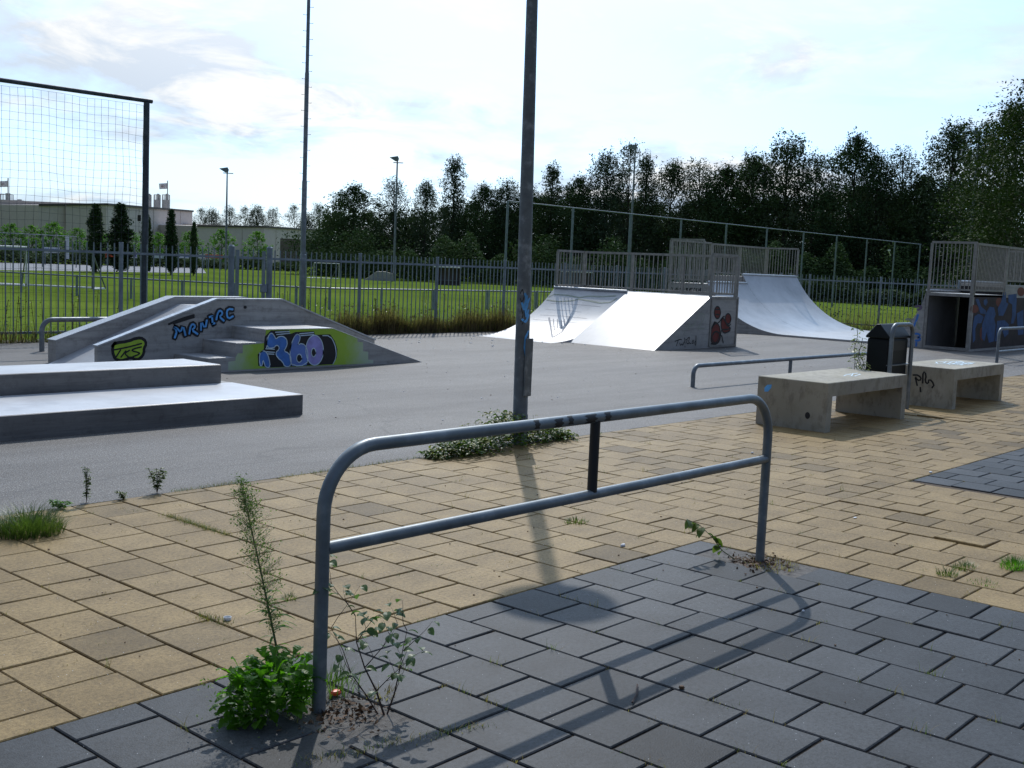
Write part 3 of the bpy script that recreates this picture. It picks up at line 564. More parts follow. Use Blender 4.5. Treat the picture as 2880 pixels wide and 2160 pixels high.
ribbons([[(.5+rr.uniform(0,1.1), .15+rr.uniform(0,.5)) for _ in range(5)] for _ in range(7)], .022, topF(b2, .5), .0015, 'pale_scrawl', M['pale_blue'], b2)
ribbons([[(.9+rr.uniform(0,.7), .1+rr.uniform(0,.3)) for _ in range(4)] for _ in range(2)], .016, topF(b1, .5), .0015, 'pale_scrawl', M['pale_blue'], b1)

# ------------------------------------------------------------------ litter bin
t = thing('litter_bin', (11.12, 2.02, 0), 'dark green litter bin with pitched lid in a bent steel frame between the two benches', 'litter bin')
pts = bent_pipe(0, .60, 0, 1.03, .024, .12)
mb = MB(); mb.tube(pts, .026, 14); autosmooth(mb.build('frame', M['steel'], t))
mb = MB(); x0, x1, y0, y1 = -.02, .60, .035, .30
mb.ext([(y0,.40),(y1,.40),(y1,.86),(y0,.86)], lambda p, a: (a, p[0], p[1]), x0+.02, x1-.02); bevel(mb.build('body', M['binbody'], t), .02)
mb = MB(); ym = (y0+y1)/2
mb.ext([(y0-.015,.862),(y1+.015,.862),(y1+.015,.885),(ym+.02,1.03),(ym-.02,1.03),(y0-.015,.885)], lambda p, a: (a, p[0], p[1]), x0, x1); bevel(mb.build('lid', M['binbody'], t), .012)
mb = MB(); mb.box(x0+.12, x1-.12, y0-.003, y0+.01, .72, .83); mb.build('slot', M['black'], t)
mb = MB(); mb.bar((-.0, .02, .55), (.60, .02, .55), .05, .012); mb.build('bracket', M['steel'], t)

# ------------------------------------------------------------------ two level manual pad (left)
t = thing('manual_pad', (0, 0, 0), 'low two level concrete pad with worn tops coloured sunlit pale, nearest obstacle on the left', 'skate ledge')
CF = lambda x0, x1, y0, y1, z0, z1, name, mat, par, b=.006: bevel((lambda m: (m.box(x0,x1,y0,y1,z0,z1), m.build(name, mat, par))[1])(MB()), b)
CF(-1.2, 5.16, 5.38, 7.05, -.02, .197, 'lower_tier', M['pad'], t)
CF(-1.2, 5.15, 5.39, 6.545, .190, .201, 'lower_top', M['pad_top_sunlit'], t, .003)
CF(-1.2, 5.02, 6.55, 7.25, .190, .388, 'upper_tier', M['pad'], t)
CF(-1.2, 5.01, 6.56, 7.24, .382, .393, 'upper_top', M['pad_top_sunlit'], t, .003)

# ------------------------------------------------------------------ fun box with stairs
t = thing('stair_funbox', (0, 0, 0), 'concrete hump with stairs, low walls and a green and blue 360 graffiti', 'skate funbox')
def wall(y0, y1, prof, name):
    mb = MB(); mb.ext(prof, lambda p, a: (p[0], a, p[1]), y0, y1); return bevel(fixn(mb.build(name, M['concrete'], t)), .006)
pn = [(5.43,-.01),(9.6,-.01),(10.04,.16),(10.04,.285),(8.26,.90),(7.16,.90),(5.43,.305)]
wall(9.80, 9.88, pn, 'near_wall')
pf = [(5.40,-.01),(10.15,-.01),(10.15,.28),(8.35,.885),(7.15,.885),(5.40,.305)]
wall(10.80, 11.02, pf, 'far_wall')
def cope(y0, y1, prof, name, th=.02):
    mb = MB(); P = prof; up_ = [(x, z+th) for x, z in P]
    for i in range(len(P)-1):
        a, b = P[i], P[i+1]
        mb.ext([(a[0],a[1]),(b[0],b[1]),(b[0],b[1]+th),(a[0],a[1]+th)], lambda p, q: (p[0], q, p[1]), y0, y1)
    return fixn(mb.build(name, M['concrete_top'], t))
M['edge_steel'] = mat_steel('edge_steel', (.50,.52,.55), .38, .5, (.62,.64,.66))
def strip(y0, y1, P, name, mat, th=.022):
    mb = MB(); n = len(P)
    out_ = [(x, z + th) for x, z in P]
    mb.ext(P + out_[::-1], lambda p, q: (p[0], q, p[1]), y0, y1); return fixn(mb.build(name, mat, t))
strip(9.785, 9.895, [(5.42,.303),(7.16,.898),(8.26,.898),(10.05,.283)], 'near_coping', M['edge_steel'])
strip(10.795, 11.025, [(5.39,.303),(7.15,.883),(8.35,.883),(10.16,.278)], 'far_coping', M['concrete_top'], .012)
# ramp up, flat and ramp down between the walls
mb = MB(); mb.ext([(5.25,-.01),(10.45,-.01),(8.32,.79),(7.19,.79)], lambda p, q: (p[0], q, p[1]), 9.882, 10.798)
fixn(mb.build('ramp_deck', M['concrete_top'], t))
# stairs: left flight, landing, right bank
X = [6.52, 6.95, 7.41]; Z = [.185, .37, .545]
prof = [(X[0],-.01),(X[0],Z[0]),(X[1],Z[0]),(X[1],Z[1]),(X[2],Z[1]),(X[2],Z[2]),(8.58,Z[2]),(10.39,-.01)]
mb = MB(); mb.ext(prof, lambda p, q: (p[0], q, p[1]), 9.05, 9.798); bevel(fixn(mb.build('stair_block', M['concrete'], t)), .006)
for a, b, z in ((X[0],X[1],Z[0]),(X[1],X[2],Z[1]),(X[2],8.575,Z[2])):
    CF(a+.004, b-.004, 9.056, 9.79, z-.004, z+.005, 'tread', M['concrete_top'], t, .002)
# bolt hole
mb = MB(); mb.tube([(7.62, 9.797, .80), (7.62, 9.80-.012, .80)], .022, 14); mb.build('hole_plug', M['black'], t)
# 360 graffiti on the front
F = planeV(9.05)
def gcolor(name, x0, x1):
    m, nt_, N_, L_, P_ = newmat(name); v = coord(nt_, world=True); sx = N_.new('ShaderNodeSeparateXYZ'); L_.new(v, sx.inputs[0])
    ad = N_.new('ShaderNodeMath'); ad.operation = 'MULTIPLY_ADD'; L_.new(nz(nt_, 7, 3, .6, v), ad.inputs[0]); ad.inputs[1].default_value = .35; L_.new(sx.outputs['X'], ad.inputs[2])
    mr = N_.new('ShaderNodeMapRange'); L_.new(ad.outputs[0], mr.inputs['Value']); mr.inputs['From Min'].default_value = x0; mr.inputs['From Max'].default_value = x1
    L_.new(ramp(nt_, mr.outputs['Result'], [(0, (.50,.58,.48)), (.17, (.36,.56,.06)), (.5, (.33,.52,.03)), (.78, (.38,.57,.05)), (.97, (.52,.60,.50))]), P_.inputs['Base Color'])
    P_.inputs['Roughness'].default_value = .6; return m
def paint(name, polys, mat, off, par=t, FF=None):
    for i, p in enumerate(polys):
        mb = MB(); blob(mb, p, FF or F, off + .0003*i); fixn(mb.build(name, mat, par))
paint('green_ground', [TR['g360_bg']], gcolor('green_fade', 7.0, 9.55), .0010)
paint('black_shadow', [TR['g360_black']], M['black'], .0018)
paint('blue_figure', [TR['g360_one'], TR['g360_three']], M['blue'], .0030)
m6 = mat_concrete('violet_fade', (.16,.27,.66), .6, 0, False)
paint('violet_figure', [TR['g360_zero']], M['purple'], .0026)
paint('blue_violet_figure', [TR['g360_six']], m6, .0036)
paint('figure_hole', [TR['g360_sixhole'], TR['g360_zerohole']], M['black'], .0046)
cl_ = lambda p: p + [p[0], p[1]]
for k_, l_ in enumerate([cl_(TR[k]) for k in ('g360_one','g360_three','g360_zero','g360_zerohole','g360_six','g360_sixhole')] + [TR['g360_edge']]):
    ribbons([l_], .014, F, .0050 + .0004*k_, 'pale_outline', M['pale_blue'], t)
for k_, l_ in enumerate(TR['g360_bars']): ribbons([l_], .014, F, .0082 + .0003*k_, 'pale_bar', M['pale_blue'], t)
F2 = planeV(9.80)
paint('lime_patch', [TR['tks_blob']], M['lime'], .0012, FF=F2)
ribbons([cl_(TR['tks_blob'])], .040, F2, .0020, 'black_outline', M['black'], t)
ribbons(TR['tks'], .020, F2, .0030, 'black_letters', M['black'], t)
ribbons(TR['maniac_bar'], .030, F2, .0040, 'black_bar', M['black'], t)
ribbons(TR['maniac'], .086, F2, .0045, 'black_letter_edge', M['black'], t)
ribbons(TR['maniac'], .028, F2, .0085, 'blue_letters', M['sky_blue'], t)

# ------------------------------------------------------------------ quarter pipe and bank
def barrier(t, a, b, z0, z1, n, posts, name='guard_rail', r=.008, th=.05, skip_end=False):
    # upright bar railing between a and b (x, y): posts, top and bottom bar, thin uprights
    a = Vector((*a, 0)); b = Vector((*b, 0)); mb = MB(); U = Vector((0,0,1))
    mb.bar(a + U*(z1-th/2), b + U*(z1-th/2), th, th); mb.bar(a + U*(z0+.06), b + U*(z0+.06), th*.7, th*.7)
    for k in range(posts):
        p = a.lerp(b, k/(posts-1)); mb.bar(p + U*(z0-.03), p + U*(z1-th*.9), th, th)
    for k in range(1, n):
        p = a.lerp(b, k/n); mb.bar(p + U*(z0+.07), p + U*(z1-th*.8), r*2, r*2)
    return mb.build(name, M['ramp_rail'], t)
t = thing('bank_ramp', (0, 0, 0), 'middle ramp with curved left half, flat bright right half and railed platform', 'skate ramp')
DZ = 1.055; y0, ym, y1 = 9.0, 11.1, 13.15; ux, uw = 18.5, 19.6
mb = MB(); mb.ext([(16.55,0),(ux,0),(ux,DZ)], lambda p, q: (p[0], q, p[1]), y0, ym); fixn(mb.build('bank', M['concrete_top'], t))
qx = 15.95; n = 22; q = []
Rq = ((ux-qx)**2 + DZ**2) / (2*DZ)
for i in range(n+1):
    x = qx + (ux-qx)*i/n; q.append((x, Rq - math.sqrt(max(Rq*Rq - (x-qx)**2, 0))))
mb = MB(); mb.ext([(ux,-.01)] + [(x, z-.0) for x, z in q][::-1], lambda p, c: (p[0], c, p[1]), ym+.002, y1)
autosmooth(fixn(mb.build('quarter_pipe', M['concrete_top'], t)), 30)
mb = MB(); mb.box(ux, uw, y0, y1, -.01, DZ); bevel(mb.build('platform', M['concrete'], t), .006)
mb = MB(); mb.tube([(ux-.01, ym+.01, DZ+.015), (ux-.01, y1, DZ+.015)], .028, 12); autosmooth(mb.build('coping_pipe', M['edge_steel'], t))
mb = MB(); mb.ext([(16.552,-.005),(ux-.002,-.005),(ux-.002,DZ-.012)], lambda p, c: (p[0], c, p[1]), y0-.006, y0+.02); fixn(mb.build('side_panel', M['concrete'], t))
mb = MB()
for a, b in (((18.53,y0-.006,.03),(18.53,y0-.006,DZ-.02)),((19.575,y0-.006,.0),(19.575,y0-.006,DZ)),((18.55,y0-.006,.035),(19.55,y0-.006,.035)),((18.55,y0-.006,DZ-.02),(19.55,y0-.006,DZ-.02))): mb.bar(a, b, .045, .03, up=(0,1,0))
mb.build('panel_frame', M['ramp_rail'], t)
barrier(t, (uw-.03, y0+.03), (uw-.03, y1-.03), DZ, 1.93, 34, 4)
barrier(t, (ux+.03, y0+.03), (uw-.09, y0+.03), DZ, 1.95, 9, 2)
barrier(t, (ux+.03, y1-.03), (uw-.09, y1-.03), DZ, 1.93, 9, 2)
F3 = planeV(y0-.006)
ribbons(TR['twiz'], .022, F3, .0015, 'black_tag', M['black'], t)
ribbons(TR['green2'], .018, F3, .0015, 'green_tag', M['faint'], t)
F4 = planeV(y0)
paint('red_shape', TR['redblobs'], M['red'], .0015, FF=F4, par=t)
for k_, p in enumerate([cl_(p) for p in TR['redblobs']] + TR['redlines']): ribbons([p], .030, F4, .004 + .0003*k_, 'black_outline', M['black'], t)
# faint drawings on the curved face: a = position along y, b = x
def qF(a, b, o):
    b = min(max(b, qx+.01), ux-.01); z = Rq - math.sqrt(Rq*Rq - (b-qx)**2); s = (b-qx)/Rq
    return (b - s*o, a, z + o*math.sqrt(1-s*s))
def dense(l, k=10):
    P = []
    for j in range(len(l)-1):
        for i in range(k): P.append((l[j][0]+(l[j+1][0]-l[j][0])*i/k, l[j][1]+(l[j+1][1]-l[j][1])*i/k))
    return P + [l[-1]]
QL = [[(12.551,17.62),(12.254,17.32),(11.622,16.63)],[(11.622,16.63),(11.7,17.03),(11.882,17.43),(12.062,17.73)],[(12.391,17.58),(11.96,17.1)],[(12.289,17.59),(11.957,17.21)],[(12.154,17.56),(11.865,17.23)],[(12.099,17.61),(11.9,17.37)]]
QU = [[(13.12,18.27),(13.03,18.34),(12.63,18.34),(12.257,18.30),(12.069,18.35),(11.68,18.36),(11.335,18.40)],[(13.101,18.19),(12.759,18.16),(12.379,18.21),(12.243,18.26),(11.962,18.24),(11.605,18.2),(11.363,18.23),(11.264,18.34)]]
for k_, l in enumerate(QU): ribbons([dense(l)], .030, qF, .003 + .0004*k_, 'faint_drawing', M['faint'], t)
for k_, l in enumerate(QL): ribbons([dense(l)], .040 if k_ < 2 else .022, qF, .003 + .0004*k_, 'faint_drawing', M['faint_grey'], t)
for x in (17.25,17.5,17.7,17.9,18.1): ribbons([dense([(13.0-rr.random()*.3, x),(12.2,x+.02),(11.5+rr.random()*.4, x)])], .006, qF, .003, 'skid_mark', M['faint_grey'], t)

# ------------------------------------------------------------------ half pipe
t = thing('half_pipe', (0, 0, 0), 'large half pipe with railed platforms at both ends and blue graffiti on its back wall', 'half pipe')
XA, XM, XB = 24.65, 26.75, 30.0
def hp(xa, xb, HL, HR, name):
    yl1, yr1 = 10.5, 8.45
    RL = (2.54**2 + 1.47**2)/(2*1.47); RR = (1.5**2 + 1.29**2)/(2*1.29)
    def tr(ya, s, Rr, Hh, n):       # circular transition from the flat up to height Hh; both lanes share one curve
        dx = math.sqrt(Rr*Rr - (Rr-Hh)**2)
        return [(ya + s*dx*i/n, Rr - math.sqrt(max(0, Rr*Rr - (dx*i/n)**2)) + .05) for i in range(n+1)]
    a = tr(yl1, 1, RL, HL-.05, 22); b = tr(yr1, -1, RR, min(HR, 1.34)-.05, 18)
    yl0, yr0 = a[-1][0], b[-1][0]
    if HR > 1.4: b.append((yr0-.002, HR))
    surf = a[::-1] + b
    mb = MB(); mb.ext([(yl0,-.01)] + surf + [(yr0,-.01)], lambda p, c: (c, p[0], p[1]), xa, xb)
    autosmooth(fixn(mb.build(name, M['concrete_top'], t)), 30)
    th = .012
    mb = MB(); mb.ext([(yl0,-.01)] + [(y, z-th) for y, z in surf] + [(yr0,-.01)], lambda p, c: (c, p[0], p[1]), xa-.006, xa+.05)
    fixn(mb.build('side_panel', M['concrete'], t))
    for yy, hh in ((yl0+.01, HL), (yr0-.01, HR)):
        mb = MB(); mb.tube([(xa, yy, hh+.02), (xb, yy, hh+.02)], .03, 10); autosmooth(mb.build('coping_pipe', M['edge_steel'], t))
hp(XA, XM, 1.28, 1.34, 'near_lane'); hp(XM+.004, XB, 1.52, 1.58, 'far_lane')
# left platforms
CF(XA, XM, 12.86, 14.15, -.01, 1.25, 'platform', M['concrete'], t); CF(XM+.004, XB, 13.04+.02, 14.15, -.01, 1.49, 'platform', M['concrete'], t)
# right platforms: hollow box with open front frame
CF(XA+.05, XB, 5.87, 5.91, -.01, 1.30, 'back_wall', M['concrete'], t); CF(XA, XM, 5.87, 6.93, 1.24, 1.31, 'deck', M['concrete'], t); CF(XM+.004, XB, 5.87, 6.93, 1.49, 1.56, 'deck', M['concrete'], t)
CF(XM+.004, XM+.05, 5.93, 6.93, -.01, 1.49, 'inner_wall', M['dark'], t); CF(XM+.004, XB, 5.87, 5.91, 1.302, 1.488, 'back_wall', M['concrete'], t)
mb = MB()
for a, b in (((XA,6.90,0),(XA,6.90,1.34)),((XA,5.90,0),(XA,5.90,2.5)),((XA,6.87,.04),(XA,5.93,.04)),((XA,6.87,1.27),(XA,5.93,1.27))): mb.bar(a, b, .065, .065)
mb.build('door_frame', M['ramp_rail'], t)
barrier(t, (XA, 6.90), (XA, 5.90), 1.34, 2.50, 11, 2)
barrier(t, (XA+.06, 5.88), (XM, 5.88), 1.34, 2.48, 22, 2); barrier(t, (XM+.06, 5.88), (XB, 5.88), 1.6, 2.48, 32, 3); 
barrier(t, (XB, 6.9), (XB, 5.95), 1.6, 2.48, 11, 2)
barrier(t, (XA, 13.06), (XA, 14.12), 1.27, 2.44, 11, 2)
barrier(t, (XA+.06, 14.13), (XM, 14.13), 1.27, 2.42, 22, 2); barrier(t, (XM+.06, 14.13), (XB, 14.13), 1.5, 2.40, 34, 3)
barrier(t, (XB, 13.06), (XB, 14.08), 1.5, 2.40, 11, 2)
FW = planeV(5.87)
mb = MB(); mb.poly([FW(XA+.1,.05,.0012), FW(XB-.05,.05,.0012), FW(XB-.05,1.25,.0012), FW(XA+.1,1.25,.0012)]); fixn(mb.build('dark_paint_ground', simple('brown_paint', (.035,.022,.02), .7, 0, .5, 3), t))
paint('rust_shape', TR['rust_wall'], M['rust'], .0022, FF=FW, par=t)
paint('blue_shape', TR['blue_wall'], spray('dull_blue_paint', (.03,.085,.22)), .0036, FF=FW, par=t)
rB = random.Random(11)
paint('blue_shape', [[(cx + rB.uniform(.10,.2)*math.cos(a*.7), cz + rB.uniform(.2,.35)*math.sin(a*.7)) for a in range(9)] for cx, cz in ((28.6,.7),(29.0,.6),(29.4,.75))], spray('deep_blue_paint', (.03,.08,.25)), .0036, FF=FW, par=t)
FS = planeU(XA-.006)
ribbons(TR['hp_side_blue'], .05, FS, .0015, 'blue_tag', M['blue'], t)
ribbons(TR['hp_side_green'], .05, FS, .0015, 'green_tag', M['faint'], t)
ribbons(TR['hp_side_purple'], .06, FS, .0015, 'purple_tag', flat('dull_purple', (.16,.12,.18)), t)
ribbons(TR['betch'], .028, planeU(XA), .002, 'black_tag', M['black'], t)
# ------------------------------------------------------------------ bar fence round the yard
def bay(t, a, b, n=17, ztop=1.62, name='bar_panel'):
    a = Vector((*a, 0)); b = Vector((*b, 0)); U = Vector((0,0,1)); mb = MB()
    for z in (.14, 1.46): mb.bar(a + U*z, b + U*z, .035, .04)
    for k in range(1, n+1):
        p = a.lerp(b, k/(n+1.)); mb.bar(p + U*.05, p + U*ztop, .016, .016)
    return mb.build(name, M['fence'], t)
def post(t, p, h=1.63, r=.036, name='post'):
    mb = MB(); mb.tube([(p[0],p[1],-.03),(p[0],p[1],h)], r, 12); mb.tube([(p[0],p[1],h),(p[0],p[1],h+.012)], [r*1.12, r*.9], 12)
    return autosmooth(mb.build(name, M['fence'], t))
FY = 14.3
def run(t, xs, y):
    for i, x in enumerate(xs):
        post(t, (x, y))
        if i: bay(t, (xs[i-1], y), (x, y))
t = thing('bar_fence', (0,0,0), 'grey bar fence left of the gate, behind the ball net pole', 'fence', 'bar fences round the yard')
run(t, [-4.98, -2.76, -.54, 1.68, 3.89, 6.11, 8.32], FY); bay(t, (8.32, FY), (10.52, FY))
t = thing('bar_fence', (0,0,0), 'long grey bar fence right of the gate with dead weeds along its foot', 'fence', 'bar fences round the yard')
run(t, [11.37+0] , FY); bay(t, (11.37, FY), (13.62, FY)); run(t, [13.62 + 2.215*i for i in range(9)], FY)
t = thing('bar_fence', (0,0,0), 'grey bar fence seen between the half pipe and the litter bin', 'fence', 'bar fences round the yard')
ys = [14.3, 13.62, 11.25, 8.88, 6.51, 4.14, 1.77, -.6, -3.0]
for i, y in enumerate(ys):
    post(t, (32.0, y))
    if i: bay(t, (32.0, ys[i-1]), (32.0, y), 17 if i > 1 else 4)
t = thing('fence_gate', (10.52, FY, 0), 'narrow bar gate between two thick posts with a lock box', 'gate')
for x in (0, .85): 
    mb = MB(); mb.tube([(x,0,-.03),(x,0,1.66)], .058, 14); mb.tube([(x,0,1.66),(x,0,1.69)], [.06,.03], 14); autosmooth(mb.build('gate_post', M['fence'], t))
mb = MB(); 
for x in (.13, .72): mb.bar((x,0,.1),(x,0,1.6), .05, .05)
for z in (.14, 1.46): mb.bar((.13,0,z),(.72,0,z), .04, .04)
for k in range(1, 5): mb.bar((.13+.59*k/5,0,.1),(.13+.59*k/5,0,1.62), .019, .019)
mb.build('gate_leaf', M['fence'], t)
mb = MB(); mb.box(.66,.78,-.05,.03,.82,.98); bevel(mb.build('lock_box', M['fence'], t), .015)

# ------------------------------------------------------------------ ball net behind the fence
t = thing('ball_net', (8.84, 14.46, 0), 'tall ball net hung from a dark steel frame at the left edge of the picture', 'ball net')
M['netpole'] = mat_steel('net_pole', (.06,.075,.09), .5, .4, (.1,.12,.14))
mb = MB(); mb.tube([(0,0,-.03),(.02,0,2),(.03,0,4.03)], [.062,.056,.050], 14); autosmooth(mb.build('pole', M['netpole'], t))
mb = MB(); mb.tube([(-5.6,0,3.98),(-5.6,0,-.03)], .05, 12); autosmooth(mb.build('pole', M['netpole'], t))
mb = MB(); mb.tube([(-5.7,0,4.02),(.13,0,4.06)], .036, 12); autosmooth(mb.build('top_bar', M['netpole'], t))
mb = MB(); c = .128; nx, nzv = 43, 31; rn = random.Random(2)
def npnt(i, k):
    return (-.03 - i*c + .007*math.sin(k*.7 + i*.4) + .005*math.sin(i*1.9+k*.31), .02*math.sin(i*.5 + k*.35), 3.97 - k*c + .010*math.sin(i*.55) + .005*math.sin(i*1.3+k*.9))
for i in range(nx):
    for k in range(nzv-1): mb.bar(npnt(i,k), npnt(i,k+1), .0032, .0032)
for k in range(nzv):
    for i in range(nx-1): mb.bar(npnt(i,k), npnt(i+1,k), .0032, .0032)
mb.build('net', M['net'], t)

# ------------------------------------------------------------------ tall mast with climbing pegs
t = thing('tall_mast', (12.79, 15.1, 0), 'very tall stepped steel mast with climbing pegs behind the fence', 'mast')
mb = MB(); mb.tube([(0,0,-.03),(0,0,1.56),(0,0,1.57),(0,0,3.02),(0,0,3.06),(0,0,5.15),(0,0,5.19),(0,0,9.2)], [.062,.062,.053,.052,.044,.043,.036,.030], 16); autosmooth(mb.build('pole', M['steel'], t))
mb = MB(); z = 2.1
k = 0
while z < 9: 
    s_ = -1 if k % 2 else 1; mb.bar((s_*.03,-s_*.02,z),(s_*.080,-s_*.05,z), .007, .007); mb.bar((s_*.080,-s_*.05,z-.004),(s_*.080,-s_*.05,z+.012), .007, .007); z += .155; k += 1
mb.build('climbing_pegs', M['steel'], t)

# ------------------------------------------------------------------ pipe barrier round the pitch
t = thing('pitch_barrier', (0,0,0), 'low pipe barrier on short posts running round the grass pitch', 'barrier')
bl = [(14.2,37.5),(14.9,35.2),(15.5,33.0),(16.3,30.9),(17.2,29.2),(18.0,27.6),(18.8,26.0),(19.6,24.0),(20.3,23.3)]
br = [(20.3,23.3),(22.3,23.2),(24.6,23.2),(27.2,23.2),(29.8,23.2),(32.4,23.2)]
mb = MB()
for P in (bl, br): mb.tube([(x,y,.60) for x,y in P], .026, 8)
autosmooth(mb.build('pipe', M['steel'], t))
for x, y in bl + br[1:-1]:
    mb = MB(); mb.tube([(x,y,-.03),(x,y,.63)], .04, 8); autosmooth(mb.build('post', M['fence'], t))

# ------------------------------------------------------------------ ball stop fence along the pitch
t = thing('ball_stop_fence', (0,0,0), 'high row of thin steel posts joined by a top pipe in front of the trees', 'fence')
mb = MB(); mb.tube([(29.4,24.4,3.83),(67.8,24.4,3.83)], .024, 8); autosmooth(mb.build('top_pipe', M['fence'], t))
for k in range(11):
    x = 29.4 + 3.83*k; mb = MB(); mb.tube([(x,24.4,-.03),(x,24.4,3.83)], .045, 8); autosmooth(mb.build('post', M['fence'], t))
mb = MB(); mb.bar((62.9,24.35,3.3),(63.3,24.35,3.0),.03); mb.box(62.95,63.1,24.3,24.4,3.25,3.34); mb.build('hook', M['white'], t)

# ------------------------------------------------------------------ floodlight masts
def flood(x, ty, d, label, r):
    X, Y = far(brg(x), d); Hh = top(x, ty, d)
    t = thing('floodlight_mast', (X, Y, 0), label, 'floodlight', 'floodlight masts round the pitch', rz=VA - R(brg(x)) - math.pi/2)
    k = d/75.
    mb = MB(); mb.tube([(0,0,-.03),(0,0,Hh*.5),(0,0,Hh*.97)], [r*k, r*.8*k, r*.55*k], 10); autosmooth(mb.build('pole', M['steel'], t))
    mb = MB(); mb.bar((-.25*k,0,Hh*.955),(.38*k,0,Hh*.955), .05*k); mb.build('crossbar', M['steel'], t)
    mb = MB(); mb.ext([(-.48,.07),(.02,.17),(.10,.02),(.06,-.13),(-.12,-.14)], lambda p, c: (p[0]*k, c, Hh*.985 + p[1]*k), -.2*k, .2*k); fixn(mb.build('lamp_housing', M['fence'], t))
flood(480, 367, 105, 'far floodlight mast in front of the low tan building', .075)
flood(842, 343, 84, 'floodlight mast at the left end of the dark tree row', .085)
flood(1347, 318, 64, 'floodlight mast rising above the curved ramp', .085)
flood(2073, 288, 62, 'floodlight mast at the right beside the tallest trees', .09)
# ------------------------------------------------------------------ goals
def goal(P0, P1, Hh, depth, label, group, mat, r=.045, wheel=False):
    a = Vector((*P0, 0)); b = Vector((*P1, 0)); t = thing('football_goal', a, label, 'goal', group)
    d = (b - a); n = Vector((-d.y, d.x, 0)).normalized()*depth; U = Vector((0,0,Hh)); O = Vector((0,0,0))
    mb = MB(); mb.tube([O+Vector((0,0,r)), U, d+U, d+Vector((0,0,r))], r, 8); mb.build('front_frame', mat, t)
    mb = MB(); mb.tube([O+Vector((0,0,r)), n+Vector((0,0,r)), n+d+Vector((0,0,r)), d+Vector((0,0,r))], r*.8, 8); mb.build('ground_bar', M['white'], t)
    for q in (O, d):
        mb = MB(); mb.tube([q+U*.97, q+n+Vector((0,0,r))], r*.6, 6); mb.build('back_stay', M['steel'], t)
    return t
ga, gb = (17.3, 36.7), (18.6, 34.6)
goal((13.9,37.6), (17.4,36.6), 1.42, .9, 'small training goal cut off by the left edge of the picture', 'small training goals on the pitch', M['white'])
goal((16.5,38.1), (18.9,34.7), 1.34, 1.0, 'small training goal right of the other one, its grey post near the ball net pole', 'small training goals on the pitch', M['steel'])
g0 = far(brg(670), 80); g1 = far(brg(724), 81)
goal(g0, g1, top(697, 568, 80), 1.0, 'distant small goal at the left foot of the dark trees', None, M['white'], .03)
# far ball catcher behind the pitch
t0 = far(brg(-20), 84); t1 = far(brg(158), 88)
t = thing('ball_catcher', (*t0, 0), 'tall thin pipe frame standing across the far end of the pitch', 'ball catcher')
dd = Vector((t1[0]-t0[0], t1[1]-t0[1], 0)); Hc = top(60, 506, 86)
mb = MB(); mb.tube([(0,0,0),(0,0,Hc),(dd.x,dd.y,Hc),(dd.x,dd.y,0)], .035, 6); mb.build('frame', M['steel'], t)
for f_ in (.58,):
    mb = MB(); mb.tube([(dd.x*f_,dd.y*f_,0),(dd.x*f_,dd.y*f_,Hc)], .06, 6); mb.build('post', M['steel'], t)
mb = MB(); mb.tube([(dd.x*.885,dd.y*.885,.6),(dd.x*.885,dd.y*.885,Hc*.98)], .13, 8); mb.build('padded_post', M['white'], t)
# ------------------------------------------------------------------ dugouts, mound, boards
def boxthing(name, x, d, w, y_top, dep, mat, label, cat, roof=None, group=None, roofmat=None):
    X, Y = far(brg(x), d); Hh = top(x, y_top, d); rz = VA - R(brg(x)) - math.pi/2
    t = thing(name, (X, Y, 0), label, cat, group, rz); return t, Hh, w/2458.*d
def dugout(x, d, wpx, ytop, label):
    t, Hh, w = boxthing('dugout', x, d, wpx, ytop, 1, None, label, 'dugout', group='dugouts beside the pitch')
    CF(-w/2, w/2, .5, .56, -.03, Hh-.08, 'back_wall', M['brick'], t, .002)
    CF(-w/2, -w/2+.06, -.4, .5, -.03, Hh-.08, 'side_wall', M['brick'], t, .002); CF(w/2-.06, w/2, -.4, .5, -.03, Hh-.08, 'side_wall', M['brick'], t, .002)
    CF(-w/2-.12, w/2+.05, -.5, .6, Hh-.08, Hh, 'roof', M['white'], t, .002)
    CF(-w/2+.1, w/2-.1, .25, .48, .25, .3, 'seat', M['steel'], t, .002)
dugout(958, 78, 54, 575, 'brown dugout with a white roof edge standing on the grass before the trees')
dugout(1236, 74, 64, 585, 'dugout with a pale roof edge seen through the rails of the curved ramp')
t, Hh, w = boxthing('concrete_block', 812, 84, 60, 585, 1, None, 'pale grey sloped concrete block on the far grass edge', 'concrete block')
mb = MB(); mb.ext([(-w*.55,-.03),(w*.5,-.03),(w*.47,Hh*.75),(w*.2,Hh),(-w*.12,Hh*.95)], lambda p, c: (p[0], c, p[1]), -.6, .6); fixn(mb.build('block', M['concrete'], t))
def board(x0, x1, yt, yb, d, label, base, marks, group='advertising boards along the hedge'):
    xm = (x0+x1)/2; X, Y = far(brg(xm), d); rz = VA - R(brg(xm)) - math.pi/2
    t = thing('advertising_board', (X, Y, 0), label, 'board', group, rz); w = (x1-x0)/2458.*d; zt, zb = top(xm, yt, d), top(xm, yb, d)
    CF(-w/2, w/2, 0, .05, zb, zt, 'panel', base, t, .004)
    for q in (-.42, .42):
        mb = MB(); mb.bar((w*q, .08, -.03), (w*q, .08, zb+.05), .06); mb.build('leg', M['fence'], t)
    mb = MB(); n = len(marks)
    for i, mk in enumerate(marks):
        if mk: mb.box(-w*.46 + w*.92*i/n + w*.02, -w*.46 + w*.92*(i+1)/n - w*.02, -.012, -.002, zb + (zt-zb)*.28, zt - (zt-zb)*.25)
    return t, mb
